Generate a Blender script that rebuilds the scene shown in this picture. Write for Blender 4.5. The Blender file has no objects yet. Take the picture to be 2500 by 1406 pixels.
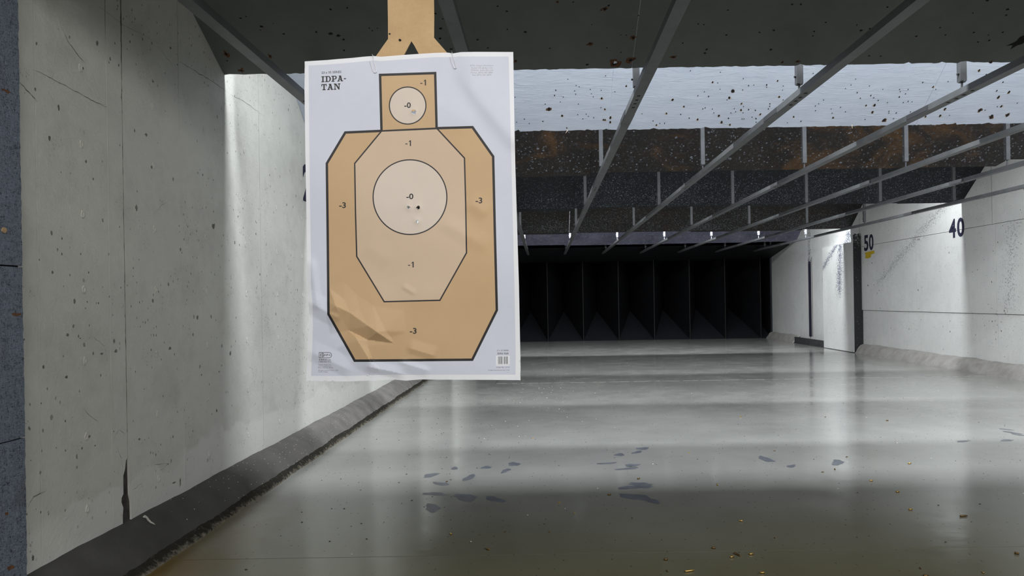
import bpy, bmesh, math, random
import numpy as np
from mathutils import Vector, Matrix
from mathutils.geometry import delaunay_2d_cdt
random.seed(7)
S = bpy.context.scene
COL = S.collection
PI = math.pi
# ------------------------------------------------------------------ camera
FPX, ROLL, CH = 1667.0, 0.016, 1.2
cd = bpy.data.cameras.new('camera'); cam = bpy.data.objects.new('camera', cd); COL.objects.link(cam)
cd.sensor_width = 36; cd.lens = FPX/2500*36; cd.shift_x = -76/2500; cd.shift_y = 32/2500
cd.clip_start = .05; cd.clip_end = 100
cam.location = (0, 0, CH); cam.rotation_euler = (PI/2, ROLL, 0)
S.camera = cam
# ------------------------------------------------------------------ world, exposure
S.view_settings.view_transform = 'Standard'; S.view_settings.look = 'None'
S.view_settings.gamma = 1; S.view_settings.use_curve_mapping = False
S.view_settings.exposure = 0.0
W = bpy.data.worlds.new('world'); S.world = W; W.use_nodes = True
W.node_tree.nodes['Background'].inputs[0].default_value = (.6, .7, .8, 1)
W.node_tree.nodes['Background'].inputs[1].default_value = .02
# ------------------------------------------------------------------ lights: strips hidden above each gap between baffles
def area(name, loc, rot, sx, sy, power, col):
    l = bpy.data.lights.new(name, 'AREA'); l.shape = 'RECTANGLE'; l.size = sx; l.size_y = sy
    l.energy = power; l.color = col
    o = bpy.data.objects.new(name, l); COL.objects.link(o); o.location = loc; o.rotation_euler = rot
    return o
COOL = (.93, .97, 1.0); WARM = (1.0, .985, .95)
area('booth_strip_light', (2.3, -.9, 3.05), (math.radians(62), 0, 0), 8.4, .35, 187, WARM)
area('booth_ceiling_light', (1.0, -2.2, 3.3), (math.radians(15), 0, 0), 5.0, .5, 42, WARM)
for nm, y, p, w in (('strip_light', 4.32, 255, .15), ('strip_light', 6.02, 185, .07), ('strip_light', 7.93, 215, .08), ('strip_light', 10.95, 205, .1), ('strip_light', 14.95, 290, .1)):
    area(nm, (2.36, y, 3.42), (0, 0, 0), 7.7, w, p, COOL)

# ------------------------------------------------------------------ projection helpers
def ray(px, py):
    dx, dy = px-1326.0, py-735.0
    return ((dx-ROLL*dy)/FPX, 1.0, -(dy+ROLL*dx)/FPX)
def at_depth(px, py, y):
    r = ray(px, py); return Vector((r[0]*y, y, CH+r[2]*y))
def on_floor(px, py, z=0.0):
    r = ray(px, py); t = (z-CH)/r[2]; return Vector((r[0]*t, t, z))
def on_wall(px, py, x):
    r = ray(px, py); t = x/r[0]; return Vector((x, t, CH+r[2]*t))
# ------------------------------------------------------------------ materials
MATS = {}
class NT:
    def __init__(s, name):
        s.m = bpy.data.materials.new(name); s.m.use_nodes = True; s.t = s.m.node_tree
        s.b = s.t.nodes['Principled BSDF']; s.co = None
        MATS[name] = s.m
    def n(s, ty, **kw):
        x = s.t.nodes.new(ty)
        for k, v in kw.items(): setattr(x, k, v)
        return x
    def L(s, a, b): s.t.links.new(a, b)
    def coord(s):
        if s.co is None:
            g = s.n('ShaderNodeNewGeometry'); s.co = g.outputs['Position']
        return s.co
    def inp(s, sock, v):
        if isinstance(v, (int, float)): sock.default_value = v
        elif isinstance(v, (tuple, list)):
            sock.default_value = tuple(v)+((1,) if len(v) == 3 and sock.type == 'RGBA' else ())
        else: s.L(v, sock)
    def scale(s, v):
        m = s.n('ShaderNodeMapping'); s.L(s.coord(), m.inputs[0]); m.inputs['Scale'].default_value = v
        return m.outputs[0]
    def noise(s, sc, det=4, rough=.55, vec=None, dist=0):
        x = s.n('ShaderNodeTexNoise'); x.inputs['Scale'].default_value = sc; x.inputs['Detail'].default_value = det
        x.inputs['Roughness'].default_value = rough; x.inputs['Distortion'].default_value = dist
        s.L(vec if vec is not None else s.coord(), x.inputs['Vector']); return x.outputs['Fac']
    def voro(s, sc, vec=None, feat='F1', rnd=1):
        x = s.n('ShaderNodeTexVoronoi'); x.feature = feat; x.inputs['Scale'].default_value = sc
        x.inputs['Randomness'].default_value = rnd
        s.L(vec if vec is not None else s.coord(), x.inputs['Vector']); return x
    def ramp(s, v, lo, hi, a=0., b=1.):
        x = s.n('ShaderNodeMapRange'); x.inputs[1].default_value = lo; x.inputs[2].default_value = hi
        x.inputs[3].default_value = a; x.inputs[4].default_value = b; s.inp(x.inputs[0], v); return x.outputs[0]
    def math(s, op, a, b=0., c=None, clamp=False):
        x = s.n('ShaderNodeMath', operation=op, use_clamp=clamp); s.inp(x.inputs[0], a); s.inp(x.inputs[1], b)
        if c is not None: s.inp(x.inputs[2], c)
        return x.outputs[0]
    def mix(s, f, a, b):
        x = s.n('ShaderNodeMix', data_type='RGBA'); s.inp(x.inputs[0], f); s.inp(x.inputs[6], a); s.inp(x.inputs[7], b)
        return x.outputs[2]
    def xyz(s):
        x = s.n('ShaderNodeSeparateXYZ'); s.L(s.coord(), x.inputs[0]); return x.outputs
    def bump(s, h, st=.3, d=.002):
        x = s.n('ShaderNodeBump'); x.inputs['Strength'].default_value = st; x.inputs['Distance'].default_value = d
        s.L(h, x.inputs['Height']); s.L(x.outputs[0], s.b.inputs['Normal'])
    def v2(s, sc, i, j, si=1., sj=1.):
        c = s.xyz(); m = s.n('ShaderNodeCombineXYZ'); s.L(s.math('MULTIPLY', c[i], si*sc), m.inputs[0]); s.L(s.math('MULTIPLY', c[j], sj*sc), m.inputs[1])
        x = s.n('ShaderNodeTexVoronoi'); x.voronoi_dimensions = '2D'; x.inputs['Scale'].default_value = 1.
        s.L(m.outputs[0], x.inputs['Vector']); return x
    def out(s, col, rough=.6, metal=0., spec=.5):
        s.inp(s.b.inputs['Base Color'], col); s.inp(s.b.inputs['Roughness'], rough)
        s.inp(s.b.inputs['Metallic'], metal); s.inp(s.b.inputs['Specular IOR Level'], spec)
        return s.m
    def band(s, i, j, p, q, w):
        """1 inside a strip of half-width w around the line p-q in world axes i, j (noise-broken by the caller)"""
        c = s.xyz(); dx, dy = q[0]-p[0], q[1]-p[1]; L = math.hypot(dx, dy)
        a = s.math('MULTIPLY', s.math('SUBTRACT', c[i], p[0]), dy/L)
        d = s.math('ABSOLUTE', s.math('SUBTRACT', a, s.math('MULTIPLY', s.math('SUBTRACT', c[j], p[1]), dx/L)))
        t = s.math('ADD', s.math('MULTIPLY', s.math('SUBTRACT', c[i], p[0]), dx/L/L), s.math('MULTIPLY', s.math('SUBTRACT', c[j], p[1]), dy/L/L))
        e = s.math('MULTIPLY', s.ramp(t, 0, .06), s.ramp(t, 1, .8))
        return s.math('MULTIPLY', s.ramp(d, w, 0), e)

def wall_mat(name, base, pit_d=1.0, far=False):
    m = NT(name)
    big = m.noise(1.3, 5, .6); fine = m.noise(9, 6, .65)
    col = m.mix(m.ramp(big, .3, .7), [c*.93 for c in base], [min(1, c*1.05) for c in base])
    col = m.mix(m.ramp(fine, .45, .8, 0, .35), col, [c*.8 for c in base])
    v = m.v2(15, 1, 2, 1, .7); r = m.n('ShaderNodeSeparateColor'); m.L(v.outputs['Color'], r.inputs[0])
    keep = m.math('GREATER_THAN', r.outputs[0], 1-.28*pit_d)
    rad = m.math('MULTIPLY', m.math('POWER', r.outputs[1], 2.), .13)
    pit = m.math('MULTIPLY', m.math('LESS_THAN', m.math('ADD', v.outputs['Distance'], m.ramp(m.noise(90, 2), .3, .7, -.02, .03)), rad), keep)
    v2 = m.v2(42, 1, 2, 1, .6); r2 = m.n('ShaderNodeSeparateColor'); m.L(v2.outputs['Color'], r2.inputs[0])
    clus = m.ramp(m.noise(1.7, 3), .45, .62)
    keep2 = m.math('GREATER_THAN', m.math('ADD', r2.outputs[0], m.math('MULTIPLY', clus, .26*pit_d)), 1.0)
    pit2 = m.math('MULTIPLY', m.math('LESS_THAN', v2.outputs['Distance'], m.math('MULTIPLY', r2.outputs[2], .2)), keep2)
    pits = m.math('MAXIMUM', pit, pit2)
    col = m.mix(m.math('MULTIPLY', pits, m.ramp(r.outputs[2], 0, 1, .45, .95)), col, (.09, .085, .075))
    if not far:
        zc = m.xyz()[2]; rz = m.ramp(m.math('ADD', zc, m.ramp(m.noise(2.2, 3), .3, .7, -.09, .09)), .40, .37)
        mot = m.math('MULTIPLY', m.ramp(m.noise(2.6, 6, .7), .48, .72), .42)
        col = m.mix(m.math('MULTIPLY', mot, m.math('SUBTRACT', 1., rz)), col, (.34, .335, .31))
        col = m.mix(m.math('MULTIPLY', rz, .45), col, (.72, .72, .70))
        wr = m.math('MULTIPLY', m.math('GREATER_THAN', m.noise(75, 4, .75), .60), m.math('GREATER_THAN', m.noise(4.5, 5, .7), .60))
        col = m.mix(m.math('MULTIPLY', wr, .55), col, (.2, .19, .17)); pits = m.math('MAXIMUM', pits, m.math('MULTIPLY', wr, .6))
    if far:
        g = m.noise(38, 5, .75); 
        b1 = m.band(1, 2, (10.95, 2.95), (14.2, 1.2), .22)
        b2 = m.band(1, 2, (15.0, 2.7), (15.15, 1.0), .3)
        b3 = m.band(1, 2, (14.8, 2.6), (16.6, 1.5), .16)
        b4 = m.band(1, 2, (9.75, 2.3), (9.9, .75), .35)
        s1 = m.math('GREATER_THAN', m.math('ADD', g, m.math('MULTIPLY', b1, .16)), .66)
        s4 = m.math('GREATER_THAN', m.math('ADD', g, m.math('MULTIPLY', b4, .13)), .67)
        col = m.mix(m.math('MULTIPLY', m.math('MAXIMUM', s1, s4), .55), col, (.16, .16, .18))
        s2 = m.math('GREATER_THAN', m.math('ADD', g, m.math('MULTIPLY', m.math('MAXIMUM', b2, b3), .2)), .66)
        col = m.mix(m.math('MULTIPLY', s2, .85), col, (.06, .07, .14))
        st = m.noise(2, 5, .6, m.scale((1, 3, .6)))
        col = m.mix(m.ramp(st, .5, .8, 0, .12), col, (.3, .3, .29))
    h = m.math('SUBTRACT', m.math('ADD', m.noise(60, 6, .7), m.math('MULTIPLY', m.noise(6, 4), 2.)), m.math('MULTIPLY', pits, 3.))
    m.bump(h, .8, .005)
    return m.out(col, .55, 0, .3)
M_wl = wall_mat('painted_concrete_left', (.62, .62, .58), 1.0)
M_wr = wall_mat('painted_concrete_right', (.74, .745, .73), .35, True)
def simple(name, col, rough=.6, metal=0., var=.15, sc=12, bs=.2, spec=.5):
    m = NT(name); n = m.noise(sc, 5, .6)
    c = m.mix(m.ramp(n, .3, .7), [x*(1-var) for x in col], [min(1, x*(1+var)) for x in col])
    if bs: m.bump(m.noise(sc*6, 4), bs, .002)
    return m.out(c, rough, metal, spec)
M_hole = simple('hole_black', (.006, .005, .005), .9, 0, .2, 60, 0)
M_cav = simple('broken_cavity', (.05, .045, .04), .9, 0, .6, 30, .8)
M_dark = simple('dark_joint', (.05, .048, .045), .9)
M_ceil = simple('grey_ceiling', (.2, .2, .2), .8)
M_back = simple('booth_wall_paint', (.35, .35, .34), .8)
M_al = simple('galvanized_steel', (.06, .062, .067), .55, .1, .18, 9, .1)
M_rail = simple('rail_steel', (.12, .125, .13), .5, .25, .2, 5, .1)
M_black = simple('black_steel', (.009, .0095, .012), .55, .3, .4, 3, .1)
M_rubber = simple('worn_black_rubber', (.04, .04, .042), .8, 0, .5, 25, .5)
M_ink = simple('navy_number_paint', (.018, .018, .045), .6, 0, .3, 30, 0)
M_yel = simple('yellow_tape', (.62, .42, .02), .6, 0, .1, 30, 0)
M_brass = simple('brass', (.62, .42, .14), .28, 1, .25, 200, 0)
M_dbrass = simple('tarnished_brass', (.22, .14, .06), .4, 1, .3, 200, 0)
M_wire = simple('white_clip_wire', (.72, .73, .77), .3, .2, .02, 10, 0)
M_card = None
m = NT('corrugated_cardboard')
fl = m.n('ShaderNodeTexWave', wave_type='BANDS', bands_direction='X'); fl.inputs['Scale'].default_value = 55; fl.inputs['Distortion'].default_value = .4
m.L(m.coord(), fl.inputs['Vector'])
c = m.mix(m.ramp(m.noise(14, 5), .3, .75), (.46, .31, .165), (.56, .39, .22))
c = m.mix(m.ramp(m.noise(300, 2), .55, .75, 0, .25), c, (.3, .2, .1))
m.bump(m.math('ADD', m.math('MULTIPLY', fl.outputs['Fac'], .4), m.noise(150, 3)), .15, .0008); M_card = m.out(c, .8, 0, .2)
# acoustic wood-wool board
m = NT('wood_wool_board')
a = m.noise(60, 5, .7, m.scale((1, .4, 1.6)), 1.5); b = m.noise(60, 5, .7, m.scale((1, 1.6, .4)), 1.5)
fib = m.math('MAXIMUM', m.math('SUBTRACT', 1., m.math('ABSOLUTE', m.ramp(a, .3, .7, -3, 3))), m.math('SUBTRACT', 1., m.math('ABSOLUTE', m.ramp(b, .3, .7, -3, 3))))
c = m.mix(m.ramp(fib, -.3, 1), (.08, .095, .12), (.36, .42, .53))
c = m.mix(m.ramp(m.noise(5, 3), .6, .7, 0, .35), c, (.12, .1, .08))
m.bump(fib, .8, .004); M_wool = m.out(c, .85, 0, .2)
# floor
m = NT('glossy_grey_floor')
c3 = m.xyz()
base = m.mix(m.ramp(m.noise(.8, 4), .35, .65), (.25, .253, .24), (.315, .318, .30))
olive = m.math('MULTIPLY', m.ramp(c3[1], 4.5, 3.0), m.ramp(m.noise(1.1, 3), .2, .5, .75, 1))
base = m.mix(m.math('MULTIPLY', olive, .92), base, (.135, .13, .075))
edge = m.math('MULTIPLY', m.ramp(m.math('ADD', c3[0], m.ramp(m.noise(2.4, 4), .3, .7, -.12, .12)), -1.35, -1.78), m.ramp(c3[1], 4.6, 3.1))
base = m.mix(m.math('MULTIPLY', edge, .9), base, (.15, .095, .02))
sp = m.v2(26, 0, 1, 1, .45); spr = m.n('ShaderNodeSeparateColor'); m.L(sp.outputs['Color'], spr.inputs[0])
spk = m.math('MULTIPLY', m.math('LESS_THAN', sp.outputs['Distance'], m.math('MULTIPLY', spr.outputs[1], .11)), m.math('GREATER_THAN', spr.outputs[0], .72))
base = m.mix(m.math('MULTIPLY', spk, .6), base, (.055, .055, .05))
rg = m.ramp(m.noise(3.2, 5, .6), .3, .75, .09, .22)
m.bump(m.math('ADD', m.noise(7, 3, .5, m.scale((.5, 1, 1))), m.math('MULTIPLY', m.noise(70, 3), .06)), .16, .006)
M_floor = m.out(base, rg, 0, .5); M_floor.node_tree.nodes['Principled BSDF'].inputs['IOR'].default_value = 1.6
M_worn = simple('worn_floor_patch', (.13, .14, .165), .3, 0, .3, 14, .05)
# curbs
m = NT('dark_curb_concrete'); c3 = m.xyz()
c = m.mix(m.ramp(m.noise(4, 5), .3, .7), (.05, .048, .045), (.078, .076, .072))
dust = m.math('MULTIPLY', m.ramp(c3[1], 3.6, 6.5), m.ramp(m.noise(7, 5), .25, .7, .4, 1))
c = m.mix(m.math('MULTIPLY', dust, .8), c, (.27, .255, .24))
fk = m.voro(55); fr = m.n('ShaderNodeSeparateColor'); m.L(fk.outputs['Color'], fr.inputs[0])
dn = m.math('MULTIPLY', m.ramp(c3[1], 3.2, 4.4), m.ramp(c3[1], 8, 5, .4, 1))
flk = m.math('MULTIPLY', m.math('LESS_THAN', fk.outputs['Distance'], .17), m.math('GREATER_THAN', m.math('ADD', fr.outputs[0], m.math('MULTIPLY', dn, .22)), 1.0))
c = m.mix(flk, c, (.7, .68, .62))
m.bump(m.noise(60, 6, .7), .5, .004); M_curb = m.out(c, .65, 0, .3)
m = NT('rough_curb_edge')
n = m.noise(38, 6, .7); zc = m.xyz()[2]
c = m.mix(m.ramp(m.math('ADD', n, m.ramp(zc, .03, .0, -.12, .16)), .46, .72), (.028, .026, .02), (.25, .225, .18))
m.bump(n, .9, .012); M_curbedge = m.out(c, .9, 0, .2)
m = NT('pale_curb_concrete')
c = m.mix(m.ramp(m.noise(5, 6, .65), .3, .7), (.27, .255, .24), (.43, .41, .39)); m.bump(m.noise(30, 6, .7), .6, .008); M_curbr = m.out(c, .7, 0, .3)
# plywood baffle paint
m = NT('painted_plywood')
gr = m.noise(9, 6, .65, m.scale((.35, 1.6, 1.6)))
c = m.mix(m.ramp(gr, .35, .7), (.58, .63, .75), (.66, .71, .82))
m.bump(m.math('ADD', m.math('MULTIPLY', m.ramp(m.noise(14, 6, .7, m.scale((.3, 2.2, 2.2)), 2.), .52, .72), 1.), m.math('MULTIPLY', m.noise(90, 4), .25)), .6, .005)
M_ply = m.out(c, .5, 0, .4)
M_ply_shaded = simple('grey_plywood_paint', (.155, .165, .16), .6, 0, .08, 6, .2)  # same paint as the white baffle, with its shade put into the colour
M_wood = simple('bare_torn_wood', (.4, .27, .15), .9, 0, .3, 60, .4)
M_brown = simple('dark_torn_wood', (.14, .06, .025), .9, 0, .4, 60, .4)
M_torn = simple('chipped_grey_paint', (.2, .19, .175), .8, 0, .2, 60, .2)
def steel(name, a, b, rust, amt, blue=None):
    m = NT(name)
    c = m.mix(m.ramp(m.noise(2.2, 6, .65), .35, .68), a, b)
    rn = m.noise(1.6, 7, .7, m.scale((1, 1, 2.2)), .8)
    if name == 'rusty_steel':
        cx = m.xyz()[0]; rn = m.math('ADD', rn, m.math('MULTIPLY', m.math('MULTIPLY', m.ramp(cx, 2.4, 3.3), m.ramp(cx, 5., 4.)), .13)); rn = m.math('SUBTRACT', rn, .06)
    c = m.mix(m.math('MULTIPLY', m.ramp(rn, .5, .72), amt), c, rust)
    n = m.noise(34 if 'violet' not in name else 14, 5, .75)
    c = m.mix(m.ramp(n, .54, .66, 0, .5), c, (.12, .13, .15) if 'violet' not in name else (.4, .4, .52))
    m.bump(n, .3, .003); return m.out(c, .6, .15, .4)
M_rust = steel('rusty_steel', (.010, .008, .007), (.019, .012, .009), (.12, .055, .010), .8)
M_st4 = steel('blue_black_steel', (.005, .007, .010), (.010, .013, .018), (.018, .015, .012), .2)
M_st5 = steel('brown_black_steel', (.016, .014, .013), (.024, .018, .015), (.05, .02, .01), .6)
M_st6 = steel('violet_grey_steel', (.10, .10, .15), (.2, .2, .28), (.07, .06, .06), .2)
M_lead = simple('lead_splash', (.17, .185, .21), .5, .4, .45, 40, 0)
# print inks on paper
def paper_mat(name, col):
    m = NT(name); n = m.noise(25, 3)
    c = m.mix(m.ramp(n, .3, .7), [x*.985 for x in col], [min(1, x*1.01) for x in col])
    m.out(c, .55, 0, .35)
    tr = m.n('ShaderNodeBsdfTranslucent'); m.L(c, tr.inputs[0])
    mx = m.n('ShaderNodeMixShader'); mx.inputs[0].default_value = .12
    o = [x for x in m.t.nodes if x.type == 'OUTPUT_MATERIAL'][0]
    m.L(m.b.outputs[0], mx.inputs[1]); m.L(tr.outputs[0], mx.inputs[2]); m.L(mx.outputs[0], o.inputs[0])
    return m.m
P_white = paper_mat('paper_white', (.86, .87, .93))
P_grey = paper_mat('paper_grey_print', (.66, .69, .80))
P_tan = paper_mat('paper_tan_print', (.60, .41, .235))
P_mid = paper_mat('paper_light_tan_print', (.65, .495, .365))
P_pale = paper_mat('paper_pale_print', (.70, .605, .53))
P_ink = paper_mat('paper_black_ink', (.03, .028, .03))
P_soft = paper_mat('paper_soft_grey_ink', (.33, .34, .36))

# ------------------------------------------------------------------ mesh helpers
def tag(o, label=None, cat=None, group=None, kind=None):
    if label: o['label'] = label
    if cat: o['category'] = cat
    if group: o['group'] = group
    if kind: o['kind'] = kind
    return o
def empty(name, loc, label, cat, group=None):
    o = bpy.data.objects.new(name, None); COL.objects.link(o); o.location = loc; o.empty_display_size = .1
    return tag(o, label, cat, group)
class MB:
    def __init__(s): s.v = []; s.f = []; s.m = []
    def add(s, vs, fs, mi=0):
        k = len(s.v); s.v += [tuple(x) for x in vs]; s.f += [[i+k for i in f] for f in fs]; s.m += [mi]*len(fs)
    def box(s, x0, x1, y0, y1, z0, z1, mi=0):
        s.add([(x0,y0,z0),(x1,y0,z0),(x1,y1,z0),(x0,y1,z0),(x0,y0,z1),(x1,y0,z1),(x1,y1,z1),(x0,y1,z1)],
              [(0,3,2,1),(4,5,6,7),(0,1,5,4),(1,2,6,5),(2,3,7,6),(3,0,4,7)], mi)
    def prism(s, poly, O, U, V, N, t, mi=0):
        """poly in (u,v); front at O, extruded by t along N"""
        O, U, V, N = map(Vector, (O, U, V, N)); n = len(poly)
        a = [O+U*p[0]+V*p[1] for p in poly]; b = [x+N*t for x in a]
        s.add(a+b, [list(range(n)), list(range(2*n-1, n-1, -1))]+[[i, n+i, n+(i+1) % n, (i+1) % n] for i in range(n)], mi)
    def tube(s, pts, r, n=8, mi=0, cap=True):
        pts = [Vector(p) for p in pts]; rings = []
        for i, p in enumerate(pts):
            d = (pts[min(i+1, len(pts)-1)]-pts[max(i-1, 0)]).normalized()
            a = d.orthogonal().normalized() if i == 0 else (rings[-1][1]-d*rings[-1][1].dot(d)).normalized()
            b = d.cross(a); rr = r[i] if isinstance(r, (list, tuple)) else r
            rings.append(([p+(a*math.cos(2*PI*k/n)+b*math.sin(2*PI*k/n))*rr for k in range(n)], a))
        vs = [v for R in rings for v in R[0]]; fs = []
        for i in range(len(pts)-1):
            for k in range(n):
                fs.append((i*n+k, i*n+(k+1) % n, (i+1)*n+(k+1) % n, (i+1)*n+k))
        if cap: fs += [list(range(n-1, -1, -1)), list(range((len(pts)-1)*n, len(pts)*n))]
        s.add(vs, fs, mi)
    def build(s, name, mats, parent=None, smooth=False, origin=None):
        me = bpy.data.meshes.new(name)
        og = Vector(origin) if origin is not None else Vector((0, 0, 0))
        me.from_pydata([tuple(Vector(v)-og) for v in s.v], [], s.f)
        for x in (mats if isinstance(mats, (list, tuple)) else [mats]): me.materials.append(x)
        me.polygons.foreach_set('material_index', s.m)
        me.validate()
        bm = bmesh.new(); bm.from_mesh(me); bmesh.ops.recalc_face_normals(bm, faces=bm.faces); bm.to_mesh(me); bm.free()
        if smooth: me.polygons.foreach_set('use_smooth', [True]*len(me.polygons))
        me.update()
        o = bpy.data.objects.new(name, me); COL.objects.link(o)
        if parent is not None:
            o.parent = parent
            o.location = og-parent.location
        else: o.location = og
        return o
def grid(nx, ny, f, wrap=False):
    vs = [f(i, j) for j in range(ny) for i in range(nx)]
    fs = [(j*nx+i, j*nx+i+1, (j+1)*nx+i+1, (j+1)*nx+i) for j in range(ny-1) for i in range(nx-1)]
    return vs, fs
def nz(x, k=0.):
    return (math.sin(x*3.1+k)+math.sin(x*7.3+k*2.1+1.3)*.6+math.sin(x*17.7+k*.7+4.)*.35+math.sin(x*41.3+k*1.9)*.2)/2.1

WL, WR, YEND, ZC = -2.01, 6.73, 20.07, 3.66
# ================================================================== SETTING
# ---- floor slabs
b = MB(); b.box(WL-.3, WR+.3, -4, 24, -.3, -.05); floor = tag(b.build('floor', M_dark), kind='structure')
for y0, y1, x0, x1 in ((-4, 3.236, WL-.3, WR+.3), (3.241, 10.0, WL-.3, WR+.3), (10.018, 24, WL-.3, -.72), (10.018, 24, -.713, WR+.3)):
    b = MB(); b.box(x0, x1, y0, y1, -.05, 0); b.build('floor_slab', M_floor, floor)
b = MB(); x = -.7
while x < WR:                                   # broken pale sealant showing in the far joint
    l = random.uniform(.05, .35); b.box(x, x+l, 10.0+random.uniform(0, .003), 10.018, -.03, .0005); x += l+random.uniform(.01, .12)
b.build('joint_sealant', simple('pale_sealant', (.5, .5, .48), .6), floor)
# worn spots of the coating
patches = [(1052,1160,42,8,-8),(1110,1143,16,7,8),(1186,1141,29,6,-10),(1254.6,1133,26,10,-8),(1235,1149,26,7,-14),(1146,1166,29,12,-16),
 (1077,1181,32,9,6),(1063,1206,54,8,5),(1136,1214,66,15,6),(1208,1219,44,13,8),(1056,1240,40,17,14),(1569,1095,26,7,0),(1555,1104,23,6,-8),
 (1512,1110,25,6,-6),(1482,1131,41,4,-3),(1543,1136,30,8,-6),(1532,1144,50,5,-4),(1540,1190,60,8,-6),(1566,1184,64,11,4),(1550,1213,60,15,6),(1588,1222,50,10,16),
 (1870,1121,46,8,18),(1932,1138,18,8,-3),(2045,1129,30,12,4),(2351,1077,34,3.5,-2),(2457,1075,30,4,2),(2470,1056,44,3,8),(2484,1061,30,3,8),(2455,1048,30,2,5)]
for k, (px, py, w, h, an) in enumerate(patches):
    R = random.Random(k+40); n = 26; a = math.radians(an); pts = []
    ph = R.uniform(0, 9)
    for i in range(n):
        t = 2*PI*i/n; rr = 1+.2*math.sin(2*t+ph)+.14*math.sin(3*t+ph*2)+.1*math.sin(7*t+ph)+R.uniform(-.09, .09)
        ex, ey = w/2*rr*math.cos(t), h/2*rr*math.sin(t)
        pts.append(on_floor(px+ex*math.cos(a)-ey*math.sin(a), py+ex*math.sin(a)+ey*math.cos(a)))
    b = MB(); b.prism([(p.x, p.y) for p in pts], (0, 0, .0006+k*.00003), (1, 0, 0), (0, 1, 0), (0, 0, -1), .0004); b.build('worn_patch', M_worn, floor)
# ---- ceiling and booth walls (behind the photographer)
b = MB(); b.box(WL-.3, WR+.3, -4, 24, ZC, ZC+.2); tag(b.build('ceiling', M_ceil), kind='structure')
b = MB(); b.box(WL-.3, WR+.3, -4.2, -4, -.3, ZC+.2); tag(b.build('wall_back', M_back), kind='structure')
b = MB(); b.box(WL-.3, WR+.3, 24, 24.2, -.3, ZC+.2); tag(b.build('wall_far', M_black), kind='structure')
# ---- left wall
b = MB(); b.box(WL-.3, WL-.05, -4, 24, -.3, ZC); wall_l = tag(b.build('wall_left', M_dark), kind='structure')
seams = [-4, -1.6, .55, 2.716, 3.165, 3.286, 3.80, 4.873, 5.95, 7.02, 8.1, 9.2, 11.6, 14, 16.4, 18.8, 20.2]
for i in range(len(seams)-1):
    y0, y1 = seams[i], seams[i+1]; g0 = .0034 if abs(y0-3.286) < .01 else .0008; g1 = .0034 if abs(y1-3.286) < .01 else .0008
    y0 += g0; y1 -= g1
    R = random.Random(i)
    poly = [(y0, 0)]
    if abs(seams[i+1]-3.286) < .01:              # the spalled hole at the foot of the dark joint
        poly += [(y1-.045, 0), (y1-.043, .215), (y1-.038, .25), (y1-.052, .28), (y1-.05, .3), (y1-.036, .315), (y1-.035, .40), (y1-.02, .43), (y1-.012, .47), (y1, .48)]
    else: poly += [(y1, 0)]
    if g1 > .002:
        z = poly[-1][1]+.05
        while z < ZC-.05: poly.append((y1-max(0, R.gauss(0, .0013)), z)); z += R.uniform(.01, .05)
    poly += [(y1, ZC), (y0, ZC)]
    if g0 > .002:
        z = ZC-.05
        while z > .5: poly.append((y0+abs(R.gauss(0, .0012)), z)); z -= R.uniform(.008, .05)
        poly += [(y0, .5), (y0+.004, .3), (y0+.015, .26), (y0+.018, .2)]
    b = MB(); b.prism(poly, (WL, 0, 0), (0, 1, 0), (0, 0, 1), (-1, 0, 0), .05)
    b.build('concrete_panel', M_wl, wall_l)
# formwork ridges beside seams
if 1:
    b = MB(); b.box(WL-.05, WL-.004, 3.278, 3.294, .6, ZC); b.build('joint_shadow_gap', M_hole, wall_l)  # black strip set in the joint in place of its shade
    b = MB(); b.prism([(3.22, .0), (3.31, 0), (3.30, .45), (3.29, .62), (3.27, .62), (3.235, .45)], (WL-.008, 0, 0), (0, 1, 0), (0, 0, 1), (-1, 0, 0), .02); b.build('cavity', M_cav, wall_l)  # dark fill covers the spalled hole, standing in for its inner shade
for y in (2.72, 3.8, 4.875, 3.168):
    b = MB(); pts = [(WL+.0006, y+.0015*nz(z*.8, y), z) for z in np.arange(.2, 3.6, .1)]; b.tube(pts, .0009, 5); b.build('formwork_ridge', M_wl, wall_l)
# plugged tie holes
for cy in (2.987, 3.54, 4.078, 4.624, 5.17, 5.71):
    for r in range(8):
        cz = 1.2+1.05-.3215*r + (.012*nz(cy*5+r))
        if cz < .25: continue
        R = random.Random(int(cy*100)+r); vs = [(WL+.0002, cy, cz)]; n = 12; fs = []
        for q, (rad, hh) in enumerate(((.35, -.0004+.0006), (.62, .0035), (.82, .004), (1.0, 0.))):
            for k in range(n):
                t = 2*PI*k/n; rr = rad*(1+R.uniform(-.16, .16)); vs.append((WL+hh+R.uniform(0, .0009), cy+.011*rr*math.cos(t), cz+.02*rr*math.sin(t)))
        for k in range(n): fs.append((0, 1+k, 1+(k+1) % n))
        for q in range(3):
            for k in range(n): fs.append((1+q*n+k, 1+(q+1)*n+k, 1+(q+1)*n+(k+1) % n, 1+q*n+(k+1) % n))
        b = MB(); b.add(vs, fs); b.build('tie_hole_plug', M_wl, wall_l, True)
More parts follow.
